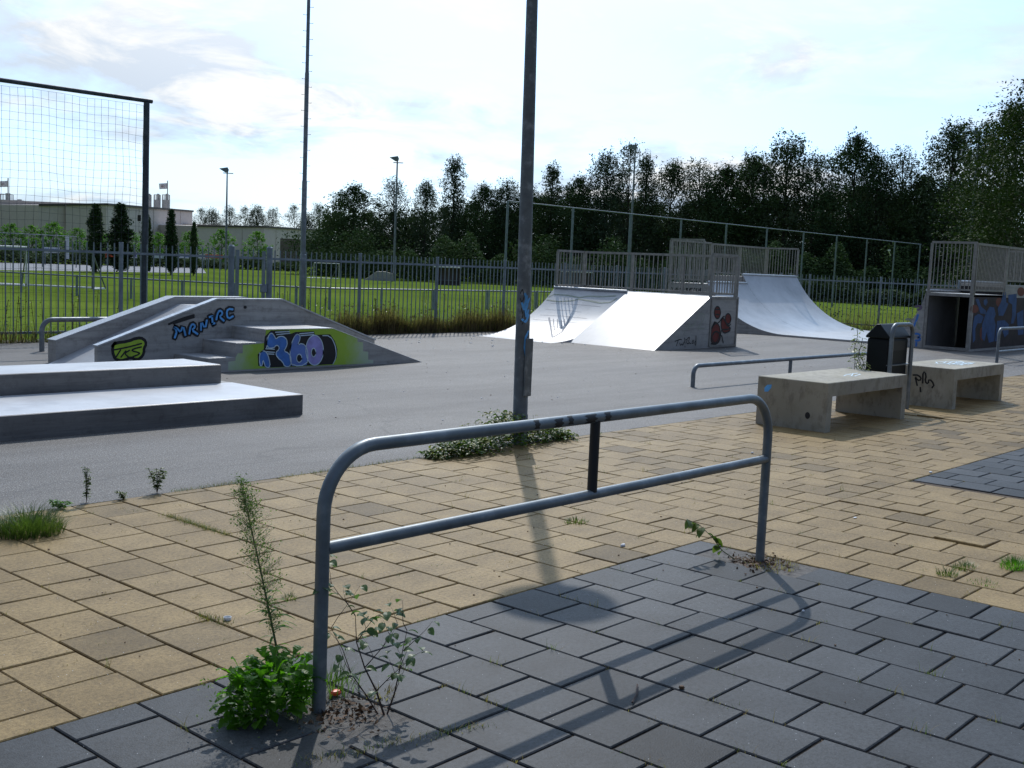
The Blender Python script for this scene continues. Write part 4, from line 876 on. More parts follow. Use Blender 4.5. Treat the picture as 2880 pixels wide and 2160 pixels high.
BD = [((91,120,533.5,546,96,'tall white board with blue lettering on legs, far left',M['white'],(1,1,0,1,1,1)),M['blue']),
      ((222,241,547,556,104,'plain orange board at the foot of the broad dark column tree',M['orange'],(0,)),None),
      ((268,288,547,556.5,104,'pale board with violet marks just right of the broad column trees',M['white'],(1,1,0,1)),M['purple']),
      ((319,350,548,557,104,'pale green blank board in the hedge',flat('pale_green_board',(.5,.6,.52)),(0,)),None),
      ((375,404,548,557,104,'white board with blue marks, widest in the row',M['white'],(1,0,1,1)),M['blue']),
      ((418,434,549,557,104,'small white board with one blue mark, next to the orange and white one',M['white'],(0,1,0)),M['blue']),
      ((437,472,549.5,557,104,'orange board with three white squares behind the gate',M['orange'],(1,1,1)),M['white'])]
for args, mm in BD:
    t, mb = board(*args)
    if mb.v: mb.build('lettering', mm, t)
# ------------------------------------------------------------------ trees
def leafquad(mb, c, s, rr, flatten=0):
    a = rr.uniform(0, 6.283); b = rr.gauss(0, .9) + flatten; r = rr.uniform(0, 6.283)
    x = Vector((math.cos(a), math.sin(a), 0)); n = Vector((-math.sin(a)*math.sin(b), math.cos(a)*math.sin(b), math.cos(b)))
    y = n.cross(x); x, y = x*math.cos(r) + y*math.sin(r), y*math.cos(r) - x*math.sin(r)
    w = s*.55
    mb.add([c - x*s*.5, c + y*w*.5 - x*.05*s, c + x*s*.5, c - y*w*.5 - x*.05*s], [(0,1,2,3)])
def make_crown(kind, seed, nclump, nleaf, leaf, wid):
    # unit tree: height 1, crown half width wid
    rr = random.Random(seed); mb = MB(); lim = []
    for i in range(nclump):
        h = rr.random()
        if kind == 'round': prof = math.sin(math.pi*min(1, (h*.98+.06)))**.55
        elif kind == 'birch': prof = (1-h)**.55*(.35+.65*min(1, h*4)) + .10
        elif kind == 'spire': prof = (1-h)**.8*.9 + .10
        elif kind == 'column': prof = (min(1, h*5)**.5)*(1-h**3.2)*.9 + .05
        else: prof = math.sin(math.pi*min(1, h*.9+.1))**.6
        a = rr.uniform(0, 6.283)
        base = .06 if kind != 'young' else .14
        lump = 1 + .28*math.sin(a*3 + seed) * math.sin(h*9 + seed*1.7) + rr.uniform(-.15, .18)
        rad = wid*prof*lump*math.sqrt(rr.random())**(.6)
        c = Vector((rad*math.cos(a), rad*math.sin(a), base + (1-base)*h))
        cs = (.055 if kind != 'column' else .035)*rr.uniform(.6, 1.35)*(1.25 if kind == 'round' else 1)
        lim.append((c, cs))
        subs = []
        for _ in range(7):
            e = Vector((rr.gauss(0,1), rr.gauss(0,1), rr.gauss(0,.8))); subs.append(e.normalized()*cs*1.3*rr.random()**.45)
        for j in range(nleaf):
            d = Vector((rr.gauss(0,1), rr.gauss(0,1), rr.gauss(0,.8))); d = subs[j % 7] + d.normalized()*cs*.42*rr.random()**.5
            if kind == 'birch' and j % 2 == 0: q_ = subs[j % 7]; d = Vector((q_.x + rr.gauss(0,.003), q_.y + rr.gauss(0,.003), q_.z - rr.random()*.06))
            leafquad(mb, c + d, leaf*rr.uniform(.6, 1.4), rr)
    return mb, lim
def make_trunk(lim, wid, seed, base=.0, thick=.016):
    rr = random.Random(seed); mb = MB()
    mb.tube([(0,0,-.01),(rr.uniform(-.01,.01),rr.uniform(-.01,.01),.3),(rr.uniform(-.02,.02),0,.62),(0,0,.93)], [thick, thick*.75, thick*.45, thick*.1], 7)
    for c, cs in rr.sample(lim, min(26, len(lim))):
        z0 = max(.12, c.z - .08 - .5*math.hypot(c.x, c.y)); p = Vector((0,0,z0))
        m = p.lerp(c, .5) + Vector((0,0,.02)); mb.tube([p, m, c], [thick*.35, thick*.22, thick*.08], 5, False)
    return mb
TPL = {}
def template(key, kind, seed, nclump, nleaf, leaf, wid, mat, thick=.016):
    mb, lim = make_crown(kind, seed, nclump, nleaf, leaf, wid)
    tb = make_trunk(lim, wid, seed, thick=thick)
    def mk(m, nm, mm):
        me = bpy.data.meshes.new(nm); me.from_pydata([tuple(v) for v in m.v], [], m.f); me.materials.append(mm); me.update(); return me
    TPL[key] = (mk(mb, 'crown_' + key, mat), mk(tb, 'trunk_' + key, M['bark']))
for i in range(3): template('round%d' % i, 'round', 10+i, 460, 62, .018, .34, M['leaf_dark'])
for i in range(3): template('birch%d' % i, 'birch', 20+i, 380, 60, .015, .27, M['leaf_mid'])
for i in range(2): template('spire%d' % i, 'spire', 30+i, 300, 58, .016, .22, M['leaf_mid'])
template('airy', 'birch', 41, 260, 56, .0135, .26, M['leaf_mid']); template('airy1', 'round', 42, 220, 56, .015, .27, M['leaf_mid'])
for i in range(2): template('column%d' % i, 'column', 50+i, 420, 40, .024, .115, M['leaf_dark'])
for i in range(2): template('young%d' % i, 'young', 60+i, 170, 40, .034, .36, M['leaf_bright'], .014)
template('near0', 'round', 71, 700, 60, .0135, .30, M['leaf_near'])
template('near1', 'round', 73, 700, 60, .0135, .28, M['leaf_near'])
TREES = []
def tree(key, x, ty, d, label, name, cat, group, ws=1.0, off=0, crown='crown'):
    X, Y = far(brg(x), d); Hh = top(x, ty, d)
    t = thing(name, (X, Y, -.03), label, cat, group, rz=(x*7.3) % 6.28); t.scale = (Hh*ws, Hh*ws, Hh)
    for me, nm in zip(TPL[key], ('crown', 'trunk')):
        o = bpy.data.objects.new(nm, me); COL.objects.link(o); o.parent = t
    return t
G1 = 'dark trees behind the pitch'
row = [ # key, column, top, distance, width factor, words
 ('round0', 752, 408, 92, 1.25, 'broad dark round tree at the left end of the tree row'),
 ('airy', 838, 388, 96, 1.0, 'wispy birch behind the second floodlight mast from the left'),
 ('birch0', 906, 399, 94, .8, 'drooping birch between the wispy birch and the tall pointed tree'),
 ('spire0', 964, 350, 92, .85, 'tall pointed tree standing above its neighbours, left of the lamp post'),
 ('round1', 1030, 410, 90, .95, 'low rounded tree right of the tall pointed tree'),
 ('birch1', 1080, 393, 90, .95, 'birch with a flat top just left of the lamp post'),
 ('round2', 1124, 408, 88, .8, 'tree hidden behind the lamp post'),
 ('spire1', 1174, 364, 86, .8, 'pointed tree just right of the lamp post'),
 ('round0', 1232, 392, 84, .9, 'dark tree between the pointed tree and the bushy tall one'),
 ('birch2', 1290, 337, 82, .95, 'bushy tall tree left of the middle floodlight mast'),
 ('airy1', 1337, 326, 82, .8, 'loose tree directly behind the middle floodlight mast'),
 ('spire0', 1374, 344, 80, .7, 'dark layered conifer right of the middle floodlight mast'),
 ('birch0', 1430, 360, 80, 1.0, 'birch right of the dark layered conifer'),
 ('airy', 1486, 352, 79, 1.0, 'see through birch over the curved ramp'),
 ('round1', 1545, 372, 78, .95, 'dark round tree left of the widest birch'),
 ('round2', 1600, 346, 77, .9, 'dark tree touching the left side of the widest birch'),
 ('birch1', 1672, 302, 76, 1.05, 'widest birch with drooping twigs, above the left half pipe platform'),
 ('airy1', 1735, 350, 75, .9, 'gap filling thin tree right of the widest birch'),
 ('round0', 1816, 309, 74, .8, 'pointed leafy tree above the gap of the half pipe'),
 ('birch2', 1866, 340, 73, .8, 'smaller tree right of the pointed leafy one'),
 ('airy', 1917, 328, 72, .9, 'ragged birch left of the last dip in the tree row'),
 ('round2', 1966, 385, 70, .8, 'lower dark tree in the last dip of the tree row'),
 ('birch0', 2022, 280, 69, .95, 'tall loose birch left of the right floodlight mast'),
 ('airy1', 2088, 288, 66, .9, 'thin tree directly behind the right floodlight mast'),
 ('near0', 2150, 248, 62, .95, 'tall green tree right of the right floodlight mast'),
 ('near1', 2224, 176, 54, 1.05, 'tallest and closest tree, cut off by the right edge'),
]
for key, x, ty, d, ws, lab in row: tree(key, x, ty, d if 'near' in key else 101 - (x-750)*.0095, lab, 'leafy_tree', 'tree', G1, ws)
rt_ = random.Random(5)
lowlab = 'lower dark tree of the second row behind the tree line'
# second row closes the gaps under the crowns; nothing tells these apart
for i in range(26):
    x = 715 + i*58 + rt_.uniform(-14, 14)
    d = 114 - (x-715)/1500*17; ty = 455 - (x-715)/1500*52 + rt_.uniform(-12, 16)
    tree(rt_.choice(['round0','round1','round2','birch1']), x, ty, d, 'dark tree of the half hidden second row behind the tree line', 'leafy_tree', 'tree', 'second row of trees', 1.35)
# distant row over the low building
pos = ['first from the left of','second from the left of','third from the left of','fourth from the left of','fifth from the left of','fourth from the right of','third from the right of','second from the right of','rightmost of']
for i, (x, ty) in enumerate([(425,455),(448,452),(487,447),(520,452),(545,446),(578,450),(625,449),(655,462),(679,441)]):
    tree(['airy1','birch1','airy'][i % 3], x, ty, 215, pos[i] + ' the hazy far trees over the low building', 'far_tree', 'tree', 'far trees over the low building', 1.0)
# dark columns and bright young trees on the left
for i, (x, ty, ws, lab) in enumerate([(200,443,1.25,'dark column tree, leftmost of the column trees'),(253,441,1.65,'broadest dark column tree with a double tip'),(309,462,1.0,'dark column tree half hidden behind the ball net pole'),
                      (362,454,.95,'slim dark column tree right of the ball net pole'),(411,481,.75,'slimmest dark column tree, rightmost of the column trees')]):
    tree('column%d' % (i % 2), x, ty, 76, lab, 'column_tree', 'tree', 'dark column trees at the far end of the pitch', ws*.88)
for i, (x, ty, lab) in enumerate([(18,484,'bright young tree nearest the left edge'),(62,488,'bright young tree second from the left edge'),(110,481,'bright young tree third from the left edge, above the blue lettered board'),
        (160,494,'bright young tree just left of the leftmost column tree'),(222,505,'bright young tree between the two broad column trees'),(277,502,'bright young tree right of the broadest column tree'),
        (334,503,'bright young tree just right of the ball net pole'),(403,501,'bright young tree against the slimmest column tree'),(470,497,'bright young tree before the far floodlight mast'),(547,502,'bright young tree alone before the low building')]):
    tree('young%d' % (i % 2), x, ty, 118, lab, 'young_tree', 'tree', 'bright young trees before the buildings', 1.05)

# hedges and undergrowth: uncountable leaf masses
def hedge(name, P, h, dep, n, leaf, mat, seed, zmin=0):
    rr = random.Random(seed); mb = MB(); Ls = []
    tot = sum((Vector(P[i+1]) - Vector(P[i])).length for i in range(len(P)-1))
    for i in range(len(P)-1):
        a, b = Vector(P[i]), Vector(P[i+1]); m = int(n*(b-a).length/tot); dn = (b-a).normalized(); pn = Vector((-dn.y, dn.x))
        for _ in range(m):
            t_ = rr.random(); q = a.lerp(b, t_) + pn*rr.gauss(0, dep); s = (b-a).length*t_
            hh = h*(.75 + .25*math.sin(s*.9 + i*2) + .15*math.sin(s*2.7))
            leafquad(mb, Vector((q.x, q.y, zmin + hh*rr.random()**.8)), leaf*rr.uniform(.6, 1.5), rr)
    return tag(mb.build(name, mat), kind='stuff')
fx = lambda x, d: far(brg(x), d)
hedge('undergrowth', [fx(640,99), fx(760,92), fx(860,88.5), fx(1100,88), fx(1300,85), fx(1500,83), fx(1700,82), fx(1900,82), fx(2100,80), fx(2350,72)], 3.6, 1.1, 60000, .20, M['leaf_dark'], 1)
hedge('undergrowth_back', [fx(690,106), fx(1100,100), fx(1500,94), fx(1900,91), fx(2350,82)], 6.0, 1.2, 60000, .30, M['leaf_dark'], 8)
hedge('hedge', [fx(1680,79), fx(1800,77.5), fx(1900,76), fx(2010,75), fx(2120,74)], 1.5, .5, 16000, .17, M['leaf_mid'], 3)
hedge('park_hedge', [fx(-60,100), fx(200,106), fx(440,112), fx(650,116)], 1.25, .7, 16000, .25, M['leaf_mid'], 4)
tag(bpy.data.objects['hedge'], 'mid green hedge', None)
for n_ in ('hedge',): del bpy.data.objects[n_]['label']

# ------------------------------------------------------------------ buildings
def bld(name, cols, d0, label, parts):
    t = thing(name, (0,0,0), label, 'building'); return t
# main hall: left corner nearest at column 77 ... crest ... far end 407
t = thing('industrial_hall', (0,0,0), 'large windowless tan industrial hall with a dark roof edge', 'building')
def hall(t, c, yt, ds, mat, name='wall', trim=M['tan_dark'], depth=30):
    pts = [far(brg(x), d) for x, d in zip(c, ds)]; hs = [top(x, y, d) for x, y, d in zip(c, yt, ds)]
    Hh = sum(hs)/len(hs)
    for i in range(len(pts)-1):
        a, b = Vector(pts[i]), Vector(pts[i+1]); ha, hb = hs[i], hs[i+1]
        dn = (b-a).normalized(); pn = Vector((-dn.y, dn.x))
        if pn.dot(Vector((cu, cv)) - a) > 0: pn = -pn
        mb = MB()
        A, B, C_, D_ = a, b, b + pn*depth, a + pn*depth
        mb.add([(A.x,A.y,-.03),(B.x,B.y,-.03),(C_.x,C_.y,-.03),(D_.x,D_.y,-.03),(A.x,A.y,ha),(B.x,B.y,hb),(C_.x,C_.y,hb),(D_.x,D_.y,ha)],
               [(0,3,2,1),(4,5,6,7),(0,1,5,4),(1,2,6,5),(2,3,7,6),(3,0,4,7)])
        mb.build(name, mat, t)
        mb = MB(); A2, B2 = a - pn*.12, b - pn*.12
        mb.bar((A2.x,A2.y,ha), (B2.x,B2.y,hb), .2, .28); mb.build('roof_edge', trim, t)
        k = int((b-a).length // 6)
        for j in range(1, k+1):
            q = a.lerp(b, j/(k+1.)) - pn*.03; mb = MB(); mb.bar((q.x,q.y,-.03), (q.x,q.y,ha + (hb-ha)*j/(k+1.) - .2), .05, .03); mb.build('panel_joint', trim2, t)
    return pts, hs
trim2 = flat('joint_tan', (.58,.51,.47))
pts, hs = hall(t, [77, 135.5], [443.5, 443], [160, 162], M['tan'])
pts, hs = hall(t, [136, 222], [443, 442], [161.5, 164], M['tan'])
pts, hs = hall(t, [222.4, 407], [442, 457], [164, 196], M['tan'])
X, Y = far(brg(293), 166); 
mb = MB(); q = (X, Y); z1, z0 = top(293, 465, 166), top(293, 478, 166); mb.bar((X, Y, z0), (X, Y, z1), .55, .2); mb.build('window', M['dark'], t)
t = thing('low_hall', (0,0,0), 'long low tan building behind the young trees, right of the hall', 'building')
M['tan2'] = simple('tan_cladding_pale', (.58,.515,.465), .8, 0, .05, 2)
hall(t, [417, 560], [488, 490], [176, 186], M['tan2']); hall(t, [560.3, 700], [490, 499], [186, 214], M['tan2'])
X, Y = far(brg(650), 180); mb = MB(); rz = VA - R(brg(650)) - math.pi/2
t = thing('shed', (X, Y, 0), 'brownish flat shed in front of the low tan building', 'building', rz=rz)
CF(-3.8, 3.6, 0, 3, -.03, top(650, 517, 180), 'wall', M['brick'], t, .01); CF(.8, 3.2, -.06, 0, top(650, 523, 180), top(650, 518, 180), 'sign_band', M['dark'], t, .01)
def silo(cols, yt, yb, d, label, grp='silos on the industrial hall', flag=None, r=None):
    for i, (x, w, y) in enumerate(cols):
        X, Y = far(brg(x), d); rr_ = w/2./2458.*d
        t = thing('silo', (X, Y, 0), label[i], 'silo', grp); zt, zb = top(x, y, d), top(x, yb, d)
        mb = MB(); mb.tube([(0,0,-.03),(0,0,zt)], rr_, 20); autosmooth(mb.build('tank', M['silo'], t))
        mb = MB()
        for k in range(10):
            a = k*.6283; mb.bar((rr_*.92*math.cos(a), rr_*.92*math.sin(a), zt), (rr_*.92*math.cos(a), rr_*.92*math.sin(a), zt+.9), .06)
        for k in range(20):
            a, b = k*.31416, (k+1)*.31416; mb.bar((rr_*.92*math.cos(a), rr_*.92*math.sin(a), zt+.9), (rr_*.92*math.cos(b), rr_*.92*math.sin(b), zt+.9), .06)
        mb.build('top_rail', M['silo'], t)
        mb = MB(); mb.tube([(.2,0,zt),(.2,0,zt+1.1)], rr_*.35, 10); autosmooth(mb.build('vent', M['silo'], t))
silo([(312,13,433),(331,14,433),(350,16,433)], 0, 0, 215, ['pale silo half hidden by the ball net pole','pale silo, middle one of the three above the hall','pale silo under the white flag'])
silo([(9,26,433),(34,23,446)], 0, 0, 205, ['tall grey silo at the left edge','lower grey silo right of the one at the left edge'], 'silos at the left edge')
t = thing('silo_building', (0,0,0), 'pale low building with dark base below the left edge silos', 'building')
hall(t, [-60, 57], [468, 471], [176, 182], M['silo'], depth=24)
mb = MB(); a = far(brg(-60), 175.5); b = far(brg(55), 181.5); mb.bar((*a, top(0,500,178)), (*b, top(57,502,181)), .3, 1.6); mb.build('dark_band', M['dark'], t)
def flag(x, yt, yb, d, label, fl=1):
    X, Y = far(brg(x), d); rz = VA - R(brg(x)) - math.pi/2; zt = top(x, yt, d); k = d/2458.
    t = thing('flag', (X, Y, 0), label, 'flag', 'flags on the silos', rz)
    mb = MB(); mb.tube([(0,0,top(x,yb,d)),(0,0,zt+.4)], .09, 8); mb.build('pole', M['silo'], t)
    mb = MB(); n = 8; w = 17*k; h = 12*k; vs = []
    for i in range(n+1):
        u_ = i/n; vs += [(-w*u_, .25*math.sin(u_*6), zt - .15*u_*w), (-w*u_*.93, .25*math.sin(u_*6+.4), zt - h - .12*u_*w)]
    mb.add(vs, [(2*i, 2*i+1, 2*i+3, 2*i+2) for i in range(n)]); mb.build('cloth', [M['white']], t)
    mb = MB(); c_ = (-w*.52, 0, zt - h*.62)
    for a in range(3): 
        aa = a*math.pi/3 + .3; mb.bar((c_[0]-.32*h*math.cos(aa), -.30, c_[2]-.32*h*math.sin(aa)), (c_[0]+.32*h*math.cos(aa), -.30, c_[2]+.32*h*math.sin(aa)), .1*h, .03)
    mb.build('red_emblem', M['red'], t)
flag(353, 397, 434, 214, 'white flag with a red mark flying above the silos of the hall')
flag(12, 392, 433, 204, 'small flag above the tall silo at the left edge')
# house glimpsed through the trees
X, Y = far(brg(1770), 100); t = thing('house', (X, Y, 0), 'brown roofed house glimpsed between the trunks behind the half pipe', 'house', rz=VA - R(brg(1770)) - math.pi/2)
z1 = top(1770, 592, 100); z2 = top(1770, 572, 100)
CF(-2.0, 1.2, 0, 3, -.03, z1, 'wall', M['brick'], t, .01)
mb = MB(); mb.ext([(-.2, z1),(3.2, z1),(1.5, z2)], lambda p, c: (c, p[0], p[1]), -2.3, 1.7); fixn(mb.build('roof', M['roof'], t))
CF(-2.0, 1.2, -.25, -.2, z1-.06, z1+.02, 'gutter', M['white'], t, .004)
# ------------------------------------------------------------------ small plants and weeds
def blade(mb, p, h, w, rr, lean=.4, seg=3, az=None):
    a = rr.uniform(0, 6.283) if az is None else az; l = h*lean*rr.uniform(.3, 1.2)
    dx, dy = math.cos(a), math.sin(a); sx, sy = -dy*w/2, dx*w/2; vs = []
    for i in range(seg+1):
        t_ = i/seg; ww = 1 - t_**1.5*.9
        c = (p[0] + dx*l*t_*t_, p[1] + dy*l*t_*t_, p[2] + h*(t_ - .25*lean*t_*t_))
        vs += [(c[0]-sx*ww, c[1]-sy*ww, c[2]), (c[0]+sx*ww, c[1]+sy*ww, c[2])]
    mb.add(vs, [(2*i, 2*i+1, 2*i+3, 2*i+2) for i in range(seg)])
def leafshape(mb, p, d, ln, w, rr, droop=.3, lobes=0):
    d = Vector(d).normalized(); s = d.cross(Vector((0,0,1)));
    if s.length < .05: s = Vector((1,0,0))
    s.normalize(); n = s.cross(d); tw = rr.uniform(-.6, .6); s = s*math.cos(tw) + n*math.sin(tw)
    L_ = []; R_ = []; k = 6 if not lobes else 9
    for i in range(k+1):
        t_ = i/k; wd = w*math.sin(math.pi*min(1, t_*.92+.04))**.8*.5
        if lobes: wd *= (.62 + .5*abs(math.sin(t_*lobes*math.pi)))*(.5 + .9*t_)
        c = Vector(p) + d*ln*t_ + Vector((0,0,-droop*ln*t_*t_)); L_.append(c + s*wd + Vector((0,0,wd*.25))); R_.append(c - s*wd + Vector((0,0,wd*.25)))
    C_ = [(L_[i]+R_[i])/2 - Vector((0,0,.12*w)) for i in range(k+1)]
    b = len(L_); mb.add(L_ + C_ + R_, [(i, i+1, b+i+1, b+i) for i in range(k)] + [(b+i, b+i+1, 2*b+i+1, 2*b+i) for i in range(k)])
def grass_tuft(name, loc, r, n, h, label, mat, group=None, seed=1, stretch=(1,1), cat='grass tuft'):
    rr = random.Random(seed); mb = MB()
    for _ in range(n):
        a = rr.uniform(0, 6.283); q = r*math.sqrt(rr.random()); x, y = q*math.cos(a)*stretch[0], q*math.sin(a)*stretch[1]
        blade(mb, (x, y, -.01), h*rr.uniform(.45, 1.15)*(1.1-.5*q/r), .0045, rr, .8, 3, a + rr.gauss(0, .7))
    o = mb.build(name, mat); o.location = loc
    return tag(o, label, cat, group)
# horseweed: one tall stalk with thousands of tiny heads
rr = random.Random(21)
t = thing('horseweed', (.60, -.30, 0), 'tall feathery weed stalk leaning left in front of the railing', 'weed')
def stalk(z): return Vector((-.20*(z/.78)**1.1*.55 , .22*(z/.78)**1.1*.55, z*.95))
mb = MB(); mb.tube([stalk(z) for z in [0,.1,.2,.3,.4,.5,.6,.7,.79]], [.0055,.005,.0045,.004,.0035,.003,.0025,.002,.001], 6); mb.build('stalk', M['stem'], t)
mb = MB(); mh = MB()
for i in range(330):
    z = .24 + .56*rr.random()**.85; p = stalk(z); a = rr.uniform(0, 6.283); ln = (.020 + .045*math.sin(math.pi*min(1,(z-.22)/.60)))*rr.uniform(.4,1.2)
    q = p + Vector((math.cos(a)*ln, math.sin(a)*ln, ln*.75)); mb.bar(p, q, .0007)
    for j in range(10):
        c = p.lerp(q, rr.uniform(.3, 1.1)) + Vector((rr.gauss(0,.010), rr.gauss(0,.010), rr.gauss(.003,.009)))
        leafquad(mh, c, .0085*rr.uniform(.6,1.4), rr)
mb.build('side_twigs', M['stem'], t); mh.build('flower_heads', M['leaf_pale'], t)
mb = MB()
for i in range(46):
    z = .03 + .36*rr.random(); a = rr.uniform(0, 6.283); leafshape(mb, stalk(z), (math.cos(a), math.sin(a), .5), rr.uniform(.05,.10), .010, rr, .5)
mb.build('leaves', M['leaf_weed'], t)
# lush lobed weed at the foot of the railing
t = thing('lush_weed', (.44, -.38, 0), 'lush bright green leafy weed at the left foot of the railing', 'weed')
mb = MB()
for i in range(340):
    a = rr.uniform(0, 6.283); q = rr.random()**.6*.11; zz = rr.uniform(.0, .17); el = rr.uniform(.2, 1.45)
    leafshape(mb, (q*math.cos(a)*1.25 + .03, q*math.sin(a)*.9, zz), (math.cos(a)*math.cos(el), math.sin(a)*math.cos(el), math.sin(el)), rr.uniform(.04, .095), rr.uniform(.028, .05), rr, .45, 3.5)
mb.build('leaves', M['leaf_weed'], t)
mb = MB()
for i in range(260):
    a = rr.uniform(0, 6.283); q = rr.random()**.5*.15; leafquad(mb, Vector((q*math.cos(a)*1.2-.05, q*math.sin(a), rr.uniform(.0,.15))), .014, rr)
mb.build('fine_leaves', M['leaf_pale'], t)
# sapling
t = thing('sapling', (.76, -.64, 0), 'small thin stemmed sapling with round leaves right of the left railing post', 'sapling')
mb = MB(); ml = MB(); rr = random.Random(36)
def branch(p, d, ln, r, dep):
    p = Vector(p); d = Vector(d).normalized(); pts = [p]; 
    for i in range(4):
        d = (d + Vector((rr.gauss(0,.13), rr.gauss(0,.13), rr.gauss(.02,.08)))).normalized(); pts.append(pts[-1] + d*ln/4)
    mb.tube(pts, [r*(1-.18*i) for i in range(5)], 5)
    for i in range(1, 5):
        if dep == 0 or i > 1:
            for _ in range(1 if dep < 2 else 1):
                a = rr.uniform(0, 6.283)
                leafshape(ml, pts[i] + Vector((math.cos(a)*.006, math.sin(a)*.006, 0)), (math.cos(a), math.sin(a), rr.uniform(-.2,.4)), rr.uniform(.024,.040), rr.uniform(.022,.034), rr, .4)
        if dep < 2 and i >= 1:
            a = rr.uniform(0, 6.283); branch(pts[i], (d.x + .9*math.cos(a), d.y + .9*math.sin(a), d.z*.7 + .25), ln*rr.uniform(.35,.55), r*.5, dep+1)
branch((0,0,-.01), (-.06,.03,1), .36, .0042, 0); branch((.012,.0,-.01), (.16,-.04,1), .30, .0032, 1); branch((-.01,.02,-.01), (-.42,.28,1), .34, .0028, 1)
mb.build('stems', M['twig'], t); ml.build('leaves', mat_leaf('leaf_sapling', (.06,.11,.04), (.15,.22,.10), .4, .45, .4, 12), t)
# sprig by the right post
t = thing('leafy_sprig', (3.58, -.36, 0), 'curved sprig with broad green leaves beside the right railing post', 'weed')
mb = MB(); P = [Vector((0,0,0)), Vector((-.06,.05,.05)), Vector((-.10,.09,.12)), Vector((-.16,.14,.19)), Vector((-.22,.18,.22))]; mb.tube(P, [.003,.003,.002,.002,.001], 5); mb.build('stem', M['stem'], t)
mb = MB()
for i in range(14):
    q = 1 + i/13*2.9; p = P[int(q)].lerp(P[min(4, int(q)+1)], q-int(q)); a = rr.uniform(0, 6.283); leafshape(mb, p, (math.cos(a), math.sin(a), -.3), rr.uniform(.04,.065), rr.uniform(.035,.05), rr, .5)
mb.build('leaves', M['leaf_ivy'], t)
# weeds round the lamp post: uncountable ground cover
mb = MB(); mb2 = MB()
for i in range(2600):
    x = rr.uniform(4.42, 6.25); w_ = math.sin(math.pi*(x-4.32)/2.05)**.5
    y = 2.90 + rr.gauss(0, .10)*w_ + .02 - .06*math.sin(x*3); hh = (.09 + .15*math.exp(-((x-5.45)/.35)**2) + .07*abs(math.sin(x*5)))*w_
    a = rr.uniform(0, 6.283); leafshape(mb if rr.random() < .75 else mb2, (x, y, rr.random()**.8*hh), (math.cos(a), math.sin(a), rr.uniform(-.1,.8)), rr.uniform(.03,.06), rr.uniform(.018,.03), rr, .4)
for i in range(30):
    x = rr.uniform(4.9, 5.9); p = (x, 2.93 + rr.gauss(0,.04), 0); h_ = rr.uniform(.14,.26); mb.tube([p, (p[0]+rr.gauss(0,.02), p[1], h_)], .0015, 4)
    for j in range(7):
        a = rr.uniform(0, 6.283); leafshape(mb2, (p[0], p[1], h_*rr.uniform(.5,1)), (math.cos(a), math.sin(a), .4), .032, .018, rr, .4)
tag(mb.build('creeping_weeds', mat_leaf('leaf_creeper', (.035,.075,.012), (.12,.19,.035), .35, .45, .4, 6)), kind='stuff')
tag(mb2.build('creeping_weeds_pale', mat_leaf('leaf_creeper_pale', (.16,.17,.03), (.30,.28,.08), .4, .5, .4, 6)), kind='stuff')
# climbing plant at the bin
t = thing('climbing_weed', (10.98, 2.30, 0), 'pale leafed weed growing up the left side of the litter bin', 'weed')
mb = MB(); ml = MB()
for s_ in range(4):
    P = [Vector((0,0,0))]; d = Vector((rr.uniform(-.3,.05), rr.uniform(0,.3), 1))
    for i in range(10): P.append(P[-1] + Vector((d.x*.03 + rr.gauss(0,.02), d.y*.03 + rr.gauss(0,.02), .098 - s_*.012)))
    mb.tube(P, .004, 5)
    for i in range(75):
        q = rr.random()*9.9; p = P[int(q)].lerp(P[int(q)+1], q % 1) ; a = rr.uniform(0, 6.283)
        leafshape(ml, p + Vector((math.cos(a), math.sin(a), 0))*rr.uniform(.01,.05), (math.cos(a), math.sin(a), .2), rr.uniform(.035,.055), rr.uniform(.025,.04), rr, .4)
mb.build('stems', M['stem'], t); ml.build('leaves', mat_leaf('leaf_bin', (.10,.13,.06), (.26,.30,.17), .35, .4, .6, 10), t)
# tufts
grass_tuft('grass_tuft', (1.02, 2.50, 0), .19, 1100, .19, 'big bushy grass tuft on the paving at the left edge', M['leaf_ivy'], None, 1)
grass_tuft('grass_tuft', (3.60, .76, 0), .075, 150, .055, 'small round grass tuft alone on the yellow slabs under the railing', M['leaf_ivy'], None, 2)
G2 = 'grass tufts on the right of the paving'
grass_tuft('grass_tuft', (4.20, -1.28, 0), .055, 110, .07, 'small green grass tuft, leftmost of the four at the right edge', M['leaf_ivy'], G2, 3)
grass_tuft('grass_tuft', (4.42, -1.29, 0), .09, 170, .06, 'longish grass tuft, second from the left of the four at the right edge', M['leaf_ivy'], G2, 4, (1,.6))
grass_tuft('grass_tuft', (4.70, -1.47, 0), .13, 320, .08, 'largest grass tuft of the four at the right edge', M['leaf_weed'], G2, 5, (1,.55))
grass_tuft('grass_tuft', (4.17, -1.48, 0), .08, 70, .045, 'thin brownish grass tuft, nearest of the four at the right edge', M['leaf_pale'], G2, 6)
grass_tuft('grass_tuft', (.78, -.34, 0), .10, 120, .13, 'thin yellow green grass tuft right behind the left railing post', M['leaf_pale'], None, 7)
grass_tuft('grass_tuft', (.86, -.52, 0), .06, 50, .06, 'withered tuft at the foot of the sapling', M['dry'], None, 9)
grass_tuft('grass_tuft', (1.33, .62, 0), .035, 60, .05, 'tiny grass tuft just right of the tall weed stalk', M['leaf_ivy'], None, 10)
grass_tuft('grass_tuft', (3.66, -.52, 0), .16, 150, .05, 'flat withered grass round the right railing post', M['dry'], None, 8)
